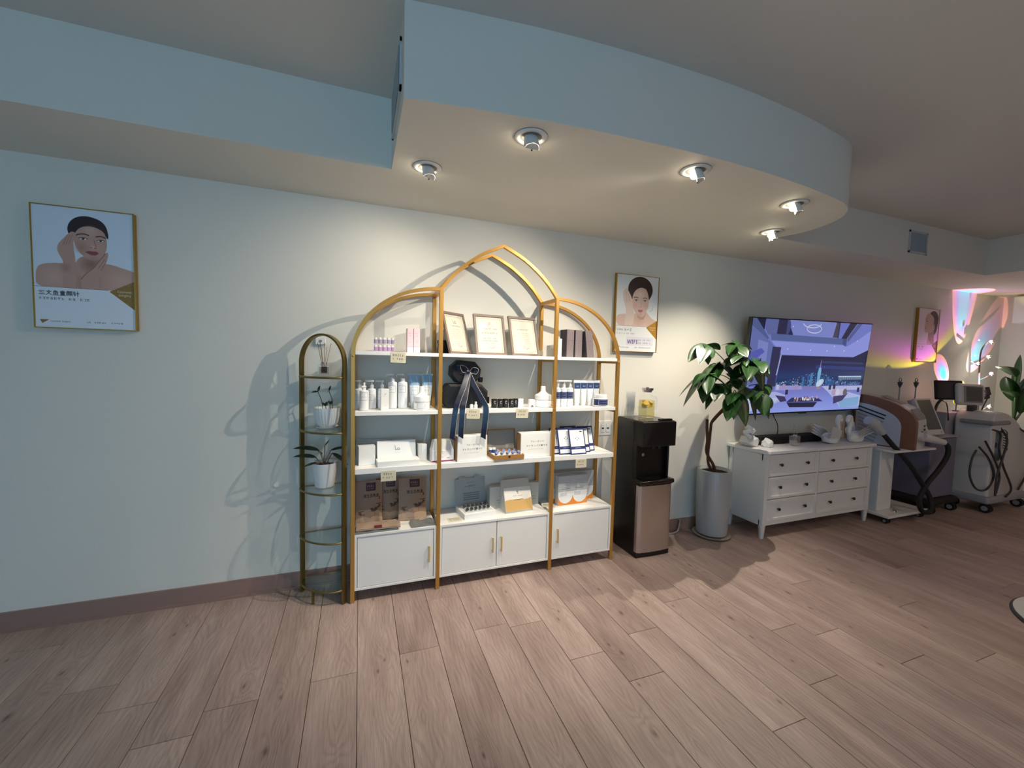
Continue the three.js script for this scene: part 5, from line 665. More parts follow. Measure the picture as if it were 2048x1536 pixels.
// ---------------------------------------------------------------- television
{
  const t = thing('television', 'large wall television showing a blue penthouse lounge with a night skyline', 'television', [4.08, 1.499, 0.15]), w = 1.65, h = 0.898;
  t.rotation.set(5.05 * RAD, -0.58 * RAD, 0.9 * RAD, 'YXZ');
  const tex = canvasTex(1024, 560, (g, W, H) => {
    const poly = (c, ...p) => { g.fillStyle = c; g.beginPath(); for (let i = 0; i < p.length; i += 2) (i ? g.lineTo(p[i], p[i + 1]) : g.moveTo(p[i], p[i + 1])); g.closePath(); g.fill(); };
    const grad = (x0, y0, x1, y1, ...cs) => { const q = g.createLinearGradient(x0, y0, x1, y1); cs.forEach((c, i) => q.addColorStop(i / (cs.length - 1), c)); return q; };
    fill(g, '#6b74c4', W, H);
    poly('#7a86d8', 0, 0, W, 0, W, 170, 880, 215, 260, 215, 0, 150);                                   // ceiling
    poly('#0d1230', 30, 0, 100, 0, 96, 60, 90, 74); poly('#57639a', 0, 0, 30, 0, 140, 110, 120, 130, 0, 40); poly('#6670ac', 100, 0, 205, 0, 205, 88, 130, 92, 104, 60); poly('#262044', 200, 0, 270, 0, 270, 88, 196, 88); poly('#20204a', 285, 20, 330, 90, 285, 90); poly('#454d80', 270, 0, 300, 0, 300, 60, 285, 88, 270, 88);
    poly('#8792dc', 290, 0, 700, 0, 706, 96, 330, 92); poly('#4c4552', 690, 0, 716, 0, 716, 94, 672, 94); poly('#1b1a3c', 716, 0, 724, 0, 724, 98, 716, 98); poly('#7481d6', 724, 0, 812, 0, 760, 96, 724, 98); poly('#262338', 812, 0, 880, 0, 800, 100, 752, 100);
    poly('#5a6ba6', 150, 84, 806, 100, 806, 136, 160, 122); poly('#44528a', 806, 96, 806, 146, 770, 136, 770, 100); poly('#566298', 810, 96, 890, 0, 930, 0, 816, 122);
    poly('#9aa3f2', 160, 126, 770, 140, 806, 150, 905, 108, W, 40, W, 170, 892, 214, 256, 206);
    g.strokeStyle = '#e3e6ff'; g.lineWidth = 5; g.beginPath(); g.ellipse(500, 46, 62, 25, 0, 0, 7); g.stroke(); g.beginPath(); g.ellipse(478, 14, 76, 26, 0, 0, Math.PI); g.stroke();
    for (const [x, y] of [[300, 172], [492, 176], [640, 178], [796, 176], [700, 148], [905, 110], [320, 38]]) { g.fillStyle = '#eef0ff'; g.beginPath(); g.arc(x, y, 4, 0, 7); g.fill(); }
    poly('#6d78ba', 0, 40, 150, 130, 250, 200, 236, 380, 0, 380); poly('#8791d8', 60, 120, 140, 140, 140, 260, 60, 240); poly('#5b62c0', 0, 200, 90, 170, 120, 190, 20, 262, 0, 262); poly('#2a2b52', 178, 160, 246, 162, 236, 400, 168, 400); poly('#14163c', 30, 250, 100, 228, 100, 270, 60, 300); poly('#b9c0f2', 250, 208, 258, 208, 240, 330, 232, 330);
    g.fillStyle = grad(0, 210, 0, 400, '#120f38', '#161a52', '#1d3a72', '#122a52'); g.beginPath(); g.moveTo(258, 210); g.lineTo(892, 216); g.lineTo(W, 168); g.lineTo(W, 420); g.lineTo(236, 400); g.fill();
    poly('#2c3a66', 600, 240, 1000, 250, 1000, 262, 620, 256); poly('#223a80', 560, 268, W, 280, W, 300, 560, 290);
    for (let i = 0; i < 900; i++) { const x = rr(240, 1000), q = Math.exp(-Math.pow((x - 560) / 190, 2)), y = 400 - Math.pow(rnd(), 1.6) * (26 + 60 * q); g.fillStyle = ['#3f78c4', '#8fd0f4', '#e6f4ff', '#2a5290', '#132a5a'][Math.floor(rnd() * 5)]; g.fillRect(x, y, rr(2, 5), rr(2, 8)); }
    for (let i = 0; i < 46; i++) { const x = rr(260, 800), q = Math.exp(-Math.pow((x - 560) / 150, 2)), hh = rr(10, 34 + 46 * q); g.fillStyle = ['#1c3c78', '#2a5a9c', '#16305e', '#3a74b8'][i % 4]; g.fillRect(x, 398 - hh, rr(7, 15), hh); g.fillStyle = '#9fd8f6'; for (let k = 0; k < hh; k += 6) if (rnd() < 0.5) g.fillRect(x + 2, 398 - k, 4, 2); }
    poly('#7fc3ec', 590, 396, 586, 312, 592, 284, 612, 284, 616, 312, 612, 396); poly('#b28ae8', 598, 284, 601, 236, 604, 236, 606, 284); poly('#4a8cc8', 524, 396, 526, 318, 546, 316, 548, 396); g.fillStyle = '#cfe8fb'; g.fillRect(780, 338, 220, 7); for (let k = 0; k < 22; k++) g.fillRect(786 + k * 10, 345, 3, 18);
    g.fillStyle = grad(0, 400, 0, 560, '#7b80d2', '#8f9af0', '#9fb0ff'); g.fillRect(0, 398, W, H - 398);
    poly('#a8a6e4', 240, 392, 460, 396, 470, 420, 240, 424); poly('#8d86c8', 470, 404, 640, 400, 640, 420, 470, 424); poly('#c7cbf6', 640, 402, W, 404, W, 430, 690, 432);
    for (const [x, y, c] of [[250, 388, '#d4d2f4'], [300, 386, '#c29ac8'], [404, 388, '#b49ad0'], [330, 420, '#2a1c3a'], [745, 392, '#3a2444'], [706, 396, '#1f2a4a'], [980, 416, '#141a3a']]) { g.fillStyle = c; g.fillRect(x, y, 22, 30); }
    g.fillStyle = '#d7ecff'; g.beginPath(); g.ellipse(618, 380, 36, 20, -0.5, 0, 7); g.fill(); g.fillStyle = '#c79a5a'; g.fillRect(596, 412, 30, 7);
    poly('#b9c2f6', 0, 440, 250, 430, 330, 452, 330, 478, 160, 540, 0, 548); poly('#cfd8ff', 0, 470, 300, 468, 170, 540, 0, 545); poly('#3a3260', 250, 452, 330, 462, 350, 490, 300, 496);
    poly('#141238', 352, 500, 620, 504, 590, 536, 380, 530); poly('#262a66', 392, 470, 620, 476, 668, 500, 348, 498); for (let i = 0; i < 26; i++) { g.fillStyle = ['#f2ecff', '#d4a6b4', '#8a5a70', '#fff6e0'][i % 4]; const x = rr(410, 620); g.fillRect(x, rr(462, 480), rr(5, 12), rr(8, 22)); }
    poly('#c3cffc', 690, 430, 800, 424, W, 470, W, 540, 840, 548, 790, 500); poly('#8fbce8', 800, 490, 1010, 478, 1012, 536, 842, 548); poly('#4a406e', 760, 470, 870, 462, 900, 448, 850, 500, 770, 520); for (const [x, c] of [[760, '#c8a8d0'], [796, '#e4e2f8'], [836, '#d8d2ec'], [866, '#7a6a70']]) { g.fillStyle = c; g.beginPath(); g.ellipse(x, 444, 20, 22, 0, 0, 7); g.fill(); }
  });
  part(t, 'screen_case', rb(-w / 2, w / 2, -h / 2, h / 2, -0.035, 0.004, 0.006), M.blackGloss); part(t, 'rear_housing', rb(-w * 0.36, w * 0.36, -h * 0.42, h * 0.2, -0.06, -0.034, 0.01), M.blackMatte);
  part(t, 'screen', sheet(w - 0.022, h - 0.026, 0, 0.003, 0.0046), new THREE.MeshStandardMaterial({ color: 0x050505, roughness: 0.22, emissive: 0xffffff, emissiveMap: tex, emissiveIntensity: 0.68 }));
  part(t, 'wall_mount', [rb(-0.2, 0.2, -0.15, 0.15, -0.075, -0.058, 0.003), bx(-0.03, 0.03, -0.1, 0.1, -0.1, -0.07)], M.darkGrey); part(t, 'sensor_bump', rb(-0.05, 0.05, -h / 2 - 0.008, -h / 2 + 0.002, -0.02, 0.0, 0.003), M.black);
  const l = new THREE.RectAreaLight(new THREE.Color(0.42, 0.5, 1.0), 0.35, w - 0.03, h - 0.03); l.name = 'screen_glow'; l.position.set(0, 0, 0.008); l.lookAt(0, 0, 1); l.rotation.y = Math.PI; t.add(l);
  const c = thing('television_cable', 'thin black cable hanging from the television to the soundbar', 'cable', [3.75, 0.8, 0.08]); partW(c, 'cable_run', tube([[3.72, 1.1, 0.06], [3.73, 1.02, 0.08], [3.76, 0.94, 0.1], [3.78, 0.86, 0.09], [3.79, 0.8, 0.06]], 0.004, 24, 6), M.black); partW(c, 'plug', rb(3.778, 3.802, 0.7755, 0.806, 0.05, 0.075, 0.002), M.black);
}
// ---------------------------------------------------------------- things on the dresser
{
  const t = thing('soundbar', 'long black soundbar on the dresser behind the swans', 'soundbar', [3.86, DT, 0.14]); part(t, 'bar_body', rb(-0.42, 0.42, 0.0008, 0.078, -0.045, 0.045, 0.012, 3), M.blackMatte); part(t, 'grille', rb(-0.4, 0.4, 0.008, 0.068, 0.04, 0.0475, 0.004), std(0x0c0c0e, 0.95));
  const d = thing('reed_diffuser', 'small clear reed diffuser standing in front of the soundbar', 'diffuser', [3.765, DT, 0.27]), gl = phys(0xffffff, 0.04, { transmission: 0.9, thickness: 0, ior: 1.45 }); part(d, 'bottle', rb(-0.04, 0.04, 0.001, 0.09, -0.028, 0.028, 0.006), gl); part(d, 'oil', bx(-0.034, 0.034, 0.006, 0.05, -0.022, 0.022), phys(0xe9e4da, 0.1, { transmission: 0.6, thickness: 0 })); part(d, 'grey_label', bx(0.0, 0.02, 0.03, 0.06, 0.0282, 0.029), std(0x6f665e, 0.6)); part(d, 'collar', cy(0.018, 0.016, 0.09, 0.098), M.chrome); for (const [a, b] of [[-0.03, 0.01], [0.0, -0.015], [0.02, 0.012], [0.035, 0]]) part(d, 'reed', rod([a * 0.2, 0.04, b], [a, 0.19, b], 0.0016, 6), std(0x9b948a, 0.8));
  // tissue box: a faceted box with crumpled tissue
  const b = thing('tissue_box', 'white faceted tissue box with crumpled tissue on the dresser corner', 'tissue box', [3.33, DT, 0.16], 0.3), gx = new THREE.IcosahedronGeometry(1, 0), a = gx.attributes.position;
  for (let i = 0; i < a.count; i++) { const y = Math.max(-0.5, Math.min(0.55, a.getY(i))); a.setXYZ(i, a.getX(i) * 0.125, (y + 0.5) * 0.078 + 0.001, a.getZ(i) * 0.085); } gx.computeVertexNormals(); part(b, 'box_shell', clean(gx), std(0xe2e0dc, 0.55, 0, { flatShading: true }));
  const ts = new THREE.PlaneGeometry(0.17, 0.15, 14, 12), q = ts.attributes.position; for (let i = 0; i < q.count; i++) { const u = q.getX(i) / 0.17, v = q.getY(i) / 0.15 + 0.5; q.setXYZ(i, u * 0.16 * (0.35 + 0.8 * Math.sin(v * 2.6)) + 0.01 * Math.sin(v * 14 + u * 9), 0.075 + v * 0.1 - Math.abs(u) * 0.05 + 0.012 * Math.sin(u * 21 + v * 8), 0.03 * Math.sin(u * 12) + 0.018 * Math.sin(v * 11 + u * 5)); } ts.computeVertexNormals(); part(b, 'tissue', ts, std(0xefeeec, 0.9, 0, { side: THREE.DoubleSide }));
  const nk = thing('crumpled_tissue', 'small crumpled white tissue beside the tissue box', 'tissue', [3.445, DT + 0.0006, 0.25], 0.2), gk = new THREE.IcosahedronGeometry(0.045, 2), k3 = gk.attributes.position; for (let i = 0; i < k3.count; i++) { const s = 0.75 + 0.5 * nz(k3.getX(i) * 90 + 9, k3.getZ(i) * 90 + k3.getY(i) * 60); k3.setXYZ(i, k3.getX(i) * s * 1.2, Math.max(0, k3.getY(i) * s + 0.028), k3.getZ(i) * s); } gk.computeVertexNormals(); part(nk, 'tissue_ball', clean(gk), std(0xefeeec, 0.9, 0, { flatShading: true }));
  // two swan figurines facing each other
  const por = phys(0xe6e5e1, 0.3, { clearcoat: 0.4 });
  function swan(label, pos, flip, sc) {
    const t2 = thing('swan_figurine', label, 'figurine', pos, flip > 0 ? 0.1 : Math.PI + 0.1); t2.scale.setScalar(sc);
    const g2 = new THREE.SphereGeometry(1, 28, 18), p = g2.attributes.position; for (let i = 0; i < p.count; i++) { const x = p.getX(i), y = p.getY(i), z = p.getZ(i); p.setXYZ(i, x * 0.115 - 0.02, Math.max(-0.62, y) * 0.062 + 0.039 + 0.03 * Math.pow(Math.max(0, -x), 2), z * 0.06 * (1 - 0.25 * Math.abs(x))); } g2.computeVertexNormals(); part(t2, 'body', g2, por);
    part(t2, 'neck', [tube([[0.07, 0.05, 0], [0.105, 0.09, 0], [0.1, 0.15, 0], [0.085, 0.2, 0], [0.1, 0.238, 0], [0.128, 0.236, 0], [0.138, 0.21, 0]], 0.0195, 40, 12)], por); const hd = part(t2, 'head', new THREE.SphereGeometry(0.023, 16, 12).scale(1.1, 1, 0.9).translate(0.137, 0.21, 0), por); part(hd, 'beak', new THREE.ConeGeometry(0.009, 0.034, 10).rotateZ(Math.PI * 1.12).translate(0.146, 0.183, 0), por);
    for (const s of [-1, 1]) for (let i = 0; i < 20; i++) { const r = Math.floor(i / 5), k = i % 5, bx0 = 0.0 - 0.026 * k + 0.008 * r, by = 0.04 + r * 0.017 + 0.004 * k, L = 0.062 + 0.01 * k; part(t2, 'feather', blade([bx0 + 0.03, by, s * 0.05], [bx0 - L * 0.75, by + 0.016 + 0.008 * r + 0.006 * k, s * (0.056 + 0.006 * k)], 0.036, 0.1, 0.3, 5, s * 0.9), por); }
    for (let i = 0; i < 5; i++) part(t2, 'tail_feather', blade([-0.1, 0.045, (i - 2) * 0.014], [-0.165, 0.075 + 0.012 * (i % 2), (i - 2) * 0.024], 0.022, 0.12, 0.3, 5), por);
  }
  swan('white porcelain swan figurine with its tail towards the soundbar', [4.275, DT + 0.0006, 0.27], 1, 1.04); swan('white porcelain swan figurine with its tail towards the machines', [4.61, DT + 0.0006, 0.275], -1, 1.04);
  scene.children.filter((o) => o.name.startsWith('swan')).forEach((o) => o.traverse((m) => { if (m.isMesh && m.name.includes('feather')) m.material = M.swanFeather ??= phys(0xe6e5e1, 0.35, { side: THREE.DoubleSide }); }));
}
// ---------------------------------------------------------------- equipment corner
const shell = phys(0xcfcdcb, 0.4, { clearcoat: 0.2 }), shellGrey = std(0x9b99a0, 0.5), violet = std(0x6f6d80, 0.5), rubber = std(0x121215, 0.7);
function castor(t, x, z, r = 0.035) { const c = partW(t, 'castor', [cy(r, r, -0.013, 0.013, 0, 0, 20).rotateZ(Math.PI / 2).translate(x - 0.012, r, z), cy(r, r, -0.006, 0.006, 0, 0, 20).rotateZ(Math.PI / 2).translate(x + 0.022, r, z), bx(x - 0.028, x + 0.028, r, 2 * r + 0.012, z - 0.016, z + 0.016)], rubber); partW(t, 'castor_hub', cy(r * 0.55, r * 0.55, -0.03, 0.03, 0, 0, 16).rotateZ(Math.PI / 2).translate(x, r, z), M.grey, c); }
{
  const t = thing('equipment_trolley', 'white trolley with a square column carrying the brown and white laser unit', 'trolley', [5.08, 0, 0.3]);
  partW(t, 'base_plate', rb(4.76, 5.43, 0.062, 0.088, 0.07, 0.53, 0.008), M.dresser); partW(t, 'column', rb(4.82, 5.04, 0.088, 0.7, 0.2, 0.4, 0.012, 3), M.dresser); partW(t, 'tray', rb(4.78, 5.46, 0.7, 0.72, 0.05, 0.53, 0.006), M.dresser);
  for (const [x, z] of [[4.82, 0.48], [5.37, 0.48], [4.82, 0.12], [5.37, 0.12]]) castor(t, x, z, 0.025); partW(t, 'foot_button', cy(0.022, 0.016, 0.088, 0.104, 4.98, 0.46), M.chrome);
  // laser unit
  const d = thing('laser_unit', 'hump-backed white laser unit with a brown band and slatted side on the trolley', 'machine', [5.16, 0.7215, 0.28], 0.22);
  const prof = (o) => { const s = new THREE.Shape(); s.moveTo(-0.24 - o, -Math.min(o, 0.001)); s.lineTo(0.23 + o, -Math.min(o, 0.001)); s.lineTo(0.232 + o, 0.235); s.bezierCurveTo(0.232 + o, 0.33 + o, 0.16, 0.4 + o, 0.04, 0.445 + o); s.bezierCurveTo(-0.06, 0.485 + o, -0.16, 0.5 + o, -0.24 - o, 0.505 + o); s.closePath(); return s; };
  const ex = (s, x0, x1) => new THREE.ExtrudeGeometry(s, { depth: x1 - x0, bevelEnabled: false, curveSegments: 16 }).rotateY(-Math.PI / 2).translate(x1, 0, 0);
  part(d, 'body', toCreasedNormals(clean(ex(prof(0), -0.115, 0.19)), 0.6), shell); lab(part(d, 'brown_band', toCreasedNormals(clean(ex(prof(0.006), -0.185, -0.113)), 0.6), std(0x7a4d38, 0.4)), 'brown band over the hump');
  const inner = new THREE.Shape(); inner.moveTo(-0.23, 0.01); inner.lineTo(0.13, 0.01); inner.lineTo(0.132, 0.2); inner.bezierCurveTo(0.132, 0.29, 0.06, 0.34, -0.02, 0.375); inner.bezierCurveTo(-0.1, 0.41, -0.16, 0.42, -0.23, 0.425); inner.closePath();
  part(d, 'side_panel', ex(inner, -0.196, -0.184), std(0xb9bbc4, 0.45)); for (let i = 0; i < 9; i++) part(d, 'side_slat', new THREE.BoxGeometry(0.006, 0.012, 0.24 - 0.012 * i).rotateX(0.34).translate(-0.198, 0.35 - i * 0.036, -0.1 - 0.004 * i), i < 2 ? M.blackMatte : std(0x8f929c, 0.5));
  part(d, 'top_cover', [rb(-0.03, 0.14, 0.0, 0.006, -0.09, 0.09, 0.002)].map((g) => g.rotateX(0.4).translate(0, 0.462, -0.0)), std(0x8b857f, 0.5)); part(d, 'display_panel', rb(-0.085, 0.16, 0, 0.008, -0.06, 0.06, 0.003).rotateX(1.02).translate(0, 0.335, 0.196), M.grey);
  part(d, 'front_port', [bx(0.03, 0.07, 0.15, 0.17, 0.232, 0.236), bx(0.1, 0.15, 0.17, 0.19, 0.232, 0.236), bx(0.1, 0.14, 0.21, 0.225, 0.232, 0.236)], M.black);
  part(d, 'socket_collar', cy(0.046, 0.04, 0, 0.03, 0, 0, 24).rotateX(Math.PI / 2).translate(-0.04, 0.125, 0.232), shell);
  const hp = thing('laser_handpiece', 'white handpiece plugged into the front of the laser unit with a looped black hose', 'handpiece', [5.3, 0.8, 0.56]);
  const cone = (a, b, r0, r1) => { const A = V3(...a), B = V3(...b), g = new THREE.CylinderGeometry(r1, r0, A.distanceTo(B), 24); g.applyQuaternion(new THREE.Quaternion().setFromUnitVectors(V3(0, 1, 0), B.clone().sub(A).normalize())); return g.translate(...A.add(B).multiplyScalar(0.5).toArray()); };
  partW(hp, 'grip', [cone([5.2, 0.845, 0.525], [5.5, 0.78, 0.56], 0.044, 0.03)], shell);
  partW(hp, 'hose', tube([[5.49, 0.782, 0.56], [5.56, 0.74, 0.57], [5.56, 0.66, 0.575], [5.42, 0.52, 0.58], [5.2, 0.38, 0.59], [5.08, 0.24, 0.6], [5.12, 0.135, 0.61], [5.24, 0.13, 0.62], [5.26, 0.24, 0.6], [5.14, 0.4, 0.58], [4.98, 0.6, 0.54], [4.86, 0.77, 0.46], [4.8, 0.88, 0.4]], 0.0215, 120, 12), rubber);
  partW(hp, 'second_grip', [cone([4.81, 0.87, 0.405], [4.72, 0.965, 0.38], 0.028, 0.045), cone([4.72, 0.965, 0.38], [4.64, 1.0, 0.36], 0.05, 0.042)], std(0xb7b9bd, 0.4));
}
// machine with the tilted touch screen
{
  const t = thing('treatment_machine', 'violet-grey treatment machine with a tilted white-framed touch screen', 'machine', [5.7, 0, 0.3]);
  partW(t, 'cabinet', [rb(5.54, 6.0, 0.16, 0.8, 0.06, 0.46, 0.02, 3), rb(5.55, 5.98, 0.78, 1.06, 0.05, 0.28, 0.03, 3)], violet); partW(t, 'ledge', rb(5.52, 6.02, 0.8, 0.815, 0.24, 0.48, 0.006), shellGrey); partW(t, 'plinth', rb(5.52, 6.04, 0.09, 0.16, 0.06, 0.5, 0.03, 3), M.blackMatte);
  for (const [x, z] of [[5.58, 0.46], [5.98, 0.46], [5.58, 0.12], [5.98, 0.12]]) castor(t, x, z, 0.042);
  for (const x of [5.6, 5.9]) { const r = partW(t, 'probe_rod', cy(0.006, 0.006, 1.055, 1.32, x, 0.12, 10), M.grey); partW(t, 'probe_cage', [lathe([[0.006, 1.3], [0.018, 1.33], [0.024, 1.36], [0.02, 1.362], [0.012, 1.33], [0.004, 1.31]], 18).translate(x, 0, 0.12), new THREE.TorusGeometry(0.022, 0.004, 6, 16).translate(x, 1.385, 0.12), rod([x - 0.03, 1.372, 0.12], [x + 0.03, 1.372, 0.12], 0.003)], M.darkGrey, r); }
  const s = new THREE.Group(); s.name = 'touch_screen'; s.position.set(5.61 - 5.7, 0.835, 0.46 - 0.3); s.rotation.x = -0.37; t.add(s);
  part(s, 'screen_frame', rb(-0.148, 0.148, 0, 0.392, -0.03, 0, 0.008), shell); part(s, 'dark_glass', bx(-0.118, 0.118, 0.055, 0.372, 0, 0.0012), phys(0x16171a, 0.15, { clearcoat: 0.5 })); part(s, 'home_button', cy(0.008, 0.008, 0, 0.003).rotateX(Math.PI / 2).translate(0.1, 0.026, 0), M.grey); part(s, 'rear_holder', rb(-0.19, -0.14, 0.2, 0.38, -0.05, -0.01, 0.006), shellGrey);
}
// slim machine with the black monitor
{
  const t = thing('treatment_machine', 'slim grey treatment machine with a flat black monitor on a stalk', 'machine', [6.22, 0, 0.2]);
  partW(t, 'cabinet', [rb(6.1, 6.43, 0.14, 1.04, 0.04, 0.318, 0.012, 3)], shellGrey); partW(t, 'plinth', rb(6.09, 6.44, 0.08, 0.14, 0.04, 0.295, 0.02, 3), M.blackMatte); for (const [x, z] of [[6.14, 0.25], [6.38, 0.25], [6.14, 0.08], [6.38, 0.08]]) castor(t, x, z, 0.038);
  partW(t, 'monitor_stalk', tube([[6.13, 1.035, 0.2], [6.12, 1.12, 0.22], [6.06, 1.2, 0.29], [6.02, 1.26, 0.335]], 0.014, 20, 8), M.darkGrey);
  const s = new THREE.Group(); s.name = 'monitor'; s.position.set(5.99 - 6.22, 1.292, 0.37 - 0.2); s.rotation.set(-0.12, -0.25, -0.03); t.add(s); part(s, 'monitor_case', rb(-0.165, 0.165, -0.105, 0.105, -0.03, 0, 0.012, 3), M.blackMatte); part(s, 'dark_glass', bx(-0.145, 0.15, -0.085, 0.085, 0, 0.0012), phys(0x101210, 0.12, { clearcoat: 0.5 }));
  partW(t, 'monitor_cable', tube([[5.9, 1.19, 0.35], [5.95, 1.17, 0.34], [6.04, 1.14, 0.33], [6.08, 1.05, 0.33], [6.12, 0.95, 0.325]], 0.005, 30, 6), M.black);
}
// rounded machine with hoses and the pale monitor
{
  const t = thing('treatment_machine', 'rounded pale treatment machine with grey monitor and many hanging hoses', 'machine', [6.62, 0, 0.42]);
  const s = new THREE.Shape(); s.moveTo(6.24, 0.17); s.lineTo(6.22, 0.98); s.quadraticCurveTo(6.24, 1.06, 6.34, 1.06); s.bezierCurveTo(6.55, 1.05, 6.72, 0.95, 6.86, 0.83); s.bezierCurveTo(6.98, 0.73, 7.02, 0.66, 7.0, 0.56); s.lineTo(6.94, 0.17); s.closePath();
  const hole = new THREE.Path(); hole.moveTo(6.27, 0.56); hole.lineTo(6.27, 0.88); hole.lineTo(6.39, 0.88); hole.lineTo(6.39, 0.56); hole.closePath(); s.holes.push(hole);
  partW(t, 'body', toCreasedNormals(clean(new THREE.ExtrudeGeometry(s, { depth: 0.26, bevelEnabled: true, bevelSize: 0.02, bevelThickness: 0.02, bevelSegments: 3, curveSegments: 18 }).translate(0, 0, 0.36)), 0.7), shell);
  partW(t, 'tray_lip', rb(6.16, 6.52, 0.94, 0.985, 0.39, 0.66, 0.02, 3), M.grey); partW(t, 'recess_back', bx(6.25, 6.41, 0.54, 0.9, 0.42, 0.43), shellGrey); for (const [y, x] of [[0.84, 6.31], [0.72, 6.35], [0.62, 6.32]]) partW(t, 'probe_holder', rb(x - 0.025, x + 0.025, y - 0.03, y + 0.03, 0.43, 0.62, 0.012, 3), M.darkGrey);
  partW(t, 'shoulder_grip', new THREE.BoxGeometry(0.2, 0.02, 0.08).rotateZ(-0.72).translate(6.8, 0.915, 0.5), M.darkGrey);
  partW(t, 'base', [rb(6.18, 7.0, 0.1, 0.18, 0.335, 0.67, 0.03, 3)], shellGrey); for (const [x, z] of [[6.26, 0.62], [6.92, 0.62], [6.26, 0.36], [6.92, 0.36]]) castor(t, x, z, 0.048);
  partW(t, 'monitor_neck', rb(6.26, 6.34, 1.05, 1.16, 0.4, 0.46, 0.012), M.darkGrey);
  const m = new THREE.Group(); m.name = 'monitor'; m.position.set(6.23 - 6.62, 1.25, 0.46 - 0.42); m.rotation.set(-0.1, -0.1, -0.04); t.add(m); part(m, 'monitor_case', rb(-0.2, 0.2, -0.118, 0.118, -0.07, 0, 0.035, 4), shell); part(m, 'screen_surround', rb(-0.15, 0.15, -0.09, 0.09, -0.004, 0.004, 0.004), M.grey); part(m, 'dark_glass', bx(-0.115, 0.13, -0.075, 0.078, 0.004, 0.0052), phys(0x1b1f1d, 0.12, { clearcoat: 0.5 }));
  const hoses = [[[6.2, 0.9, 0.63], [6.3, 0.86, 0.66], [6.28, 0.7, 0.67], [6.4, 0.5, 0.67], [6.58, 0.24, 0.68], [6.48, 0.17, 0.68]], [[6.02, 0.68, 0.6], [5.9, 0.6, 0.62], [5.86, 0.44, 0.63], [5.98, 0.29, 0.64], [6.2, 0.27, 0.64], [6.28, 0.4, 0.65], [6.14, 0.6, 0.65], [6.02, 0.72, 0.62]], [[6.36, 0.92, 0.63], [6.42, 0.8, 0.67], [6.34, 0.6, 0.68], [6.26, 0.42, 0.68], [6.26, 0.2, 0.68]], [[6.74, 0.9, 0.63], [6.88, 0.82, 0.66], [6.94, 0.66, 0.67], [6.92, 0.4, 0.67], [6.76, 0.22, 0.67]], [[6.1, 0.78, 0.63], [6.22, 0.6, 0.66], [6.34, 0.4, 0.67], [6.3, 0.22, 0.67]]];
  hoses.forEach((h) => partW(t, 'hose', tube(h, 0.0095, 48, 8), M.darkGrey)); partW(t, 'coiled_lead', Array.from({ length: 7 }, (_, i) => new THREE.TorusGeometry(0.03, 0.004, 6, 18).rotateY(1.2).rotateZ(0.3).translate(6.42 + 0.004 * i, 0.86 - i * 0.028, 0.645)), M.darkGrey);
}
// twig lamp with glowing blossoms
{
  const t = thing('twig_lamp', 'bare twig lamp with small glowing white blossoms behind the machines', 'lamp', [7.1, 0, 0.2]), bark = std(0x8f8680, 0.8), glow = new THREE.MeshStandardMaterial({ color: 0xfff6e4, emissive: new THREE.Color(1, 0.95, 0.8), emissiveIntensity: 1.6, side: THREE.DoubleSide });
  partW(t, 'pot', lathe([[0, 0], [0.07, 0], [0.085, 0.22], [0.078, 0.22], [0.07, 0.18], [0, 0.18]], 28).translate(7.1, 0, 0.2), M.white);
  partW(t, 'main_twig', tube([[7.1, 0.15, 0.2], [7.11, 0.7, 0.18], [7.13, 1.2, 0.16], [7.11, 1.54, 0.15], [7.12, 1.76, 0.15], [7.24, 1.86, 0.15], [7.33, 1.885, 0.15]], 0.008, 60, 8), bark);
  for (const [a, b] of [[[7.12, 1.6, 0.15], [7.35, 1.7, 0.16]], [[7.13, 1.4, 0.15], [7.4, 1.49, 0.16]], [[7.13, 1.56, 0.15], [6.93, 1.63, 0.14]], [[7.13, 1.0, 0.16], [7.36, 1.1, 0.18]]]) partW(t, 'side_twig', tube([a, V3(...a).lerp(V3(...b), 0.5).add(V3(0, -0.01, 0)), b], 0.005, 14, 6), bark);
  for (const [x, y, z, r] of [[7.25, 1.865, 0.17, 0.032], [7.22, 1.68, 0.17, 0.034], [7.3, 1.475, 0.18, 0.034], [7.03, 1.595, 0.16, 0.026], [7.29, 1.07, 0.19, 0.032], [7.05, 1.88, 0.14, 0.012], [7.0, 1.69, 0.14, 0.012]]) { const gs = []; for (let k = 0; k < 5; k++) { const a = k / 5 * 6.28 + x; gs.push(blade([x, y, z], [x + Math.cos(a) * r, y + Math.sin(a) * r * 0.8, z + 0.012], r * 0.8, 0.1, 0.3, 4)); } partW(t, 'glowing_blossom', gs, glow); }
  for (const p of [[7.25, 1.865, 0.2], [7.3, 1.475, 0.21], [7.29, 1.07, 0.22]]) { const l = new THREE.PointLight(new THREE.Color(1, 0.95, 0.8), 0.12); l.name = 'blossom_light'; l.position.set(p[0] - 7.1, p[1], p[2] - 0.2); l.castShadow = true; t.add(l); }
}
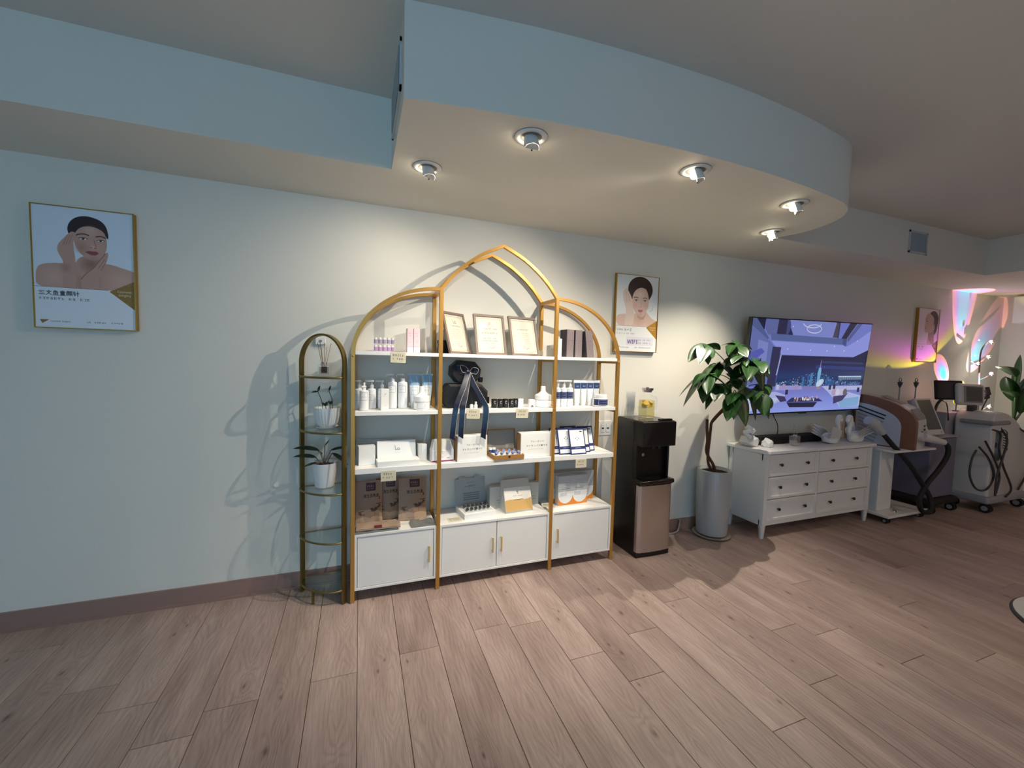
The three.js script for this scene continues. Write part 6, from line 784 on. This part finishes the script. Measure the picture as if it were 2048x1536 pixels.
// sunset projection lamps: each head is a barrel with a coloured lens in front of a small bright source
{
  const lens = (stops) => canvasTex(256, 256, (g, w, h) => { const q = g.createRadialGradient(128, 128, 0, 128, 128, 128); stops.forEach(([p, c]) => q.addColorStop(p, c)); g.fillStyle = q; g.fillRect(0, 0, w, h); });
  const cyan = lens([[0, '#28c8f0'], [0.34, '#3cc4f4'], [0.58, '#b48cf0'], [0.8, '#f08cb4'], [0.92, '#ffa070'], [1, '#ffb08a']]), mag = lens([[0, '#f050f0'], [0.45, '#f060f0'], [0.72, '#ff90b0'], [0.86, '#ffe020'], [1, '#e8dc50']]), wide = lens([[0, '#2c2a1e'], [0.3, '#4a4632'], [0.42, '#7a5a6c'], [0.5, '#e060e4'], [0.58, '#f46cf0'], [0.66, '#f0a090'], [0.74, '#f4dc30'], [0.9, '#fff030'], [0.95, '#fff6a0'], [1, '#d8d070']]);
  const barrelM = std(0xe3c21a, 0.4, 0, { side: THREE.DoubleSide });
  function head(t, at, aim, half, map, power, reach = 0.05, nudge = [0, 0, 0], bm = barrelM) {
    const d = V3(...aim).sub(V3(...at)).normalize(), o = d.clone().multiplyScalar(reach).add(V3(...nudge)), R = 0.016, L = R / Math.tan(half * RAD);
    const h = new THREE.Group(); h.name = 'lamp_head'; h.position.copy(o); h.quaternion.setFromUnitVectors(V3(0, 0, 1), d); t.add(h);
    part(h, 'barrel', new THREE.CylinderGeometry(R + 0.003, R + 0.003, L + 0.02, 24, 1, true).rotateX(Math.PI / 2).translate(0, 0, (L - 0.02) / 2 - 0.0005), bm);
    part(h, 'coloured_lens', new THREE.CircleGeometry(R + 0.001, 40).translate(0, 0, L), phys(0xffffff, 0.0, { map, transmission: 1, thickness: 0, ior: 1.01, specularIntensity: 0 }));
    const s = new THREE.SpotLight(new THREE.Color(1, 1, 1), power, 0, half * RAD, 0.03, 2); s.name = 'sunset_beam'; s.castShadow = true; s.shadow.radius = 0.03; s.position.set(0, 0, 0); s.target.position.set(0, 0, 1); h.add(s, s.target);
  }
  const glowY = new THREE.MeshStandardMaterial({ color: 0xf2d21c, emissive: new THREE.Color(1, 0.8, 0.02), emissiveIntensity: 0.9 });
  const A = [6.37, 1.15, 0.275], t = thing('sunset_lamp', 'small yellow sunset lamp glowing between the two monitors', 'lamp', A);
  part(t, 'stem', cy(0.006, 0.006, -0.1, -0.02, 0, 0, 10), M.darkGrey); part(t, 'foot', cy(0.03, 0.028, -0.109, -0.098, 0, 0, 28), M.darkGrey); part(t, 'glowing_hub', sp(0.028, 0, 0, 0, 18), glowY);
  head(t, A, [A[0] - 0.245, A[1] + 0.778, A[2] + 0.578], 74, wide, 2.6, 0.06);
  const B = [6.95, 1.2, 0.3], u = thing('sunset_lamp', 'slim multi-head sunset lamp throwing cyan and pink ovals behind the pale machine', 'lamp', B);
  part(u, 'stem', tube([[-0.07, -1.18, -0.035], [-0.07, -0.5, -0.035], [-0.04, -0.15, -0.02], [0, -0.02, 0]], 0.007, 30, 8), M.darkGrey); part(u, 'foot', cy(0.052, 0.05, -1.2, -1.182, -0.07, -0.035, 28), M.darkGrey); part(u, 'hub', sp(0.022, 0, 0, 0, 18), M.darkGrey);
  for (const [aim, half, map, power, nudge] of [[[7.0, 2.3, 0.0], 12.5, cyan, 10, [0, 0, 0.02]], [[7.38, 1.72, 0.0], 15, cyan, 5, [0.02, 0, 0]], [[6.72, 1.46, 0.0], 17, cyan, 2.4, [-0.02, 0, 0]], [[7.08, 1.3, 0.0], 16, mag, 0.9, [0.02, -0.02, 0]]]) head(u, B, aim, half, map, power, 0.05, nudge, M.darkGrey);
}
// planter with a bird-of-paradise plant
{
  const t = thing('planter_box', 'tall white planter box with a broad-leaved plant by the end wall', 'planter', [7.55, 0, 0.3]);
  partW(t, 'box', [bx(7.2, 7.9, 0.0, 0.57, 0.48, 0.5), bx(7.2, 7.9, 0.0, 0.57, 0.1, 0.12), bx(7.2, 7.22, 0.0, 0.57, 0.12, 0.48), bx(7.88, 7.9, 0.0, 0.57, 0.12, 0.48), bx(7.22, 7.88, 0.0, 0.02, 0.12, 0.48)], M.white); partW(t, 'soil', bx(7.22, 7.88, 0.45, 0.54, 0.12, 0.48), M.soil);
  const st = std(0x3d5a34, 0.5), big = phys(0xcfe0c4, 0.3, { map: leafTex, side: THREE.DoubleSide, clearcoat: 0.3 });
  for (const [e, tip, w] of [[[7.5, 1.45, 0.32], [6.86, 1.56, 0.38], 0.15], [[7.48, 1.2, 0.34], [6.95, 1.27, 0.42], 0.12], [[7.55, 1.15, 0.3], [7.2, 1.45, 0.34], 0.16], [[7.6, 1.2, 0.28], [7.62, 1.72, 0.3], 0.17], [[7.68, 1.1, 0.3], [7.85, 1.5, 0.34], 0.15], [[7.58, 1.0, 0.36], [7.5, 1.34, 0.42], 0.13]]) { const s = partW(t, 'leaf_stalk', tube([[rr(7.54, 7.62), 0.5, rr(0.27, 0.33)], [7.58, 0.85, 0.31], e], 0.011, 24, 8), st); partW(t, 'leaf', blade(e, tip, w, 0.14, 0.25, 10), big, s); }
}
// white cabinet with hook on the end wall
{ const t = thing('wall_cabinet', 'small white cabinet with a chrome hook high on the end wall', 'cabinet', [7.84, 2.28, 0.32]); part(t, 'cabinet_body', rb(-0.1, 0.108, -0.16, 0.17, -0.16, 0.16, 0.006), M.white); part(t, 'cabinet_door', rb(-0.106, -0.098, -0.15, 0.16, -0.15, 0.15, 0.002), M.white); part(t, 'hook', tube([[-0.06, -0.16, 0.0], [-0.06, -0.2, 0.0], [-0.1, -0.215, 0.0], [-0.12, -0.19, 0.0]], 0.008, 20, 8), M.chrome); }
// round side table at the picture's edge
{
  const t = thing('round_table', 'round grey table with a dark rim standing in the open floor', 'table', [2.75, 0, 2.3]);
  part(t, 'table_top', cy(0.292, 0.292, 0.482, 0.5, 0, 0, 64), std(0xa8a8a6, 0.25)); part(t, 'dark_rim', new THREE.TorusGeometry(0.294, 0.008, 10, 72).rotateX(Math.PI / 2).translate(0, 0.49, 0), M.black); part(t, 'pedestal', lathe([[0, 0.01], [0.16, 0.01], [0.165, 0.02], [0.05, 0.05], [0.03, 0.1], [0.028, 0.44], [0.1, 0.482], [0, 0.482]], 36), M.darkGrey); part(t, 'foot_ring', cy(0.17, 0.168, 0, 0.012, 0, 0, 40), M.black);
  const o = thing('scroll_ornament', 'small black wire scroll ornament on the round table', 'ornament', [2.6, 0.501, 2.2], 0.6); part(o, 'scrollwork', [0, 1, 2, 3].map((k) => new THREE.TorusGeometry(0.024, 0.006, 8, 24).translate((k - 1.5) * 0.046, 0.032 + 0.012 * (k % 2), 0)), M.black); part(o, 'base_bar', rb(-0.1, 0.1, 0, 0.008, -0.012, 0.012, 0.003), M.black);
  const b = thing('chrome_bowl', 'small polished chrome bowl on the round table', 'bowl', [2.72, 0.5, 2.42]); part(b, 'bowl_shell', lathe([[0, 0.001], [0.03, 0.001], [0.055, 0.02], [0.066, 0.045], [0.063, 0.045], [0.052, 0.023], [0, 0.008]], 36), M.chrome);
}
// ---------------------------------------------------------------- shadows on, and hand over
scene.traverse((o) => { if (o.isMesh) { o.castShadow = true; o.receiveShadow = true; } });
renderer.render(scene, camera);
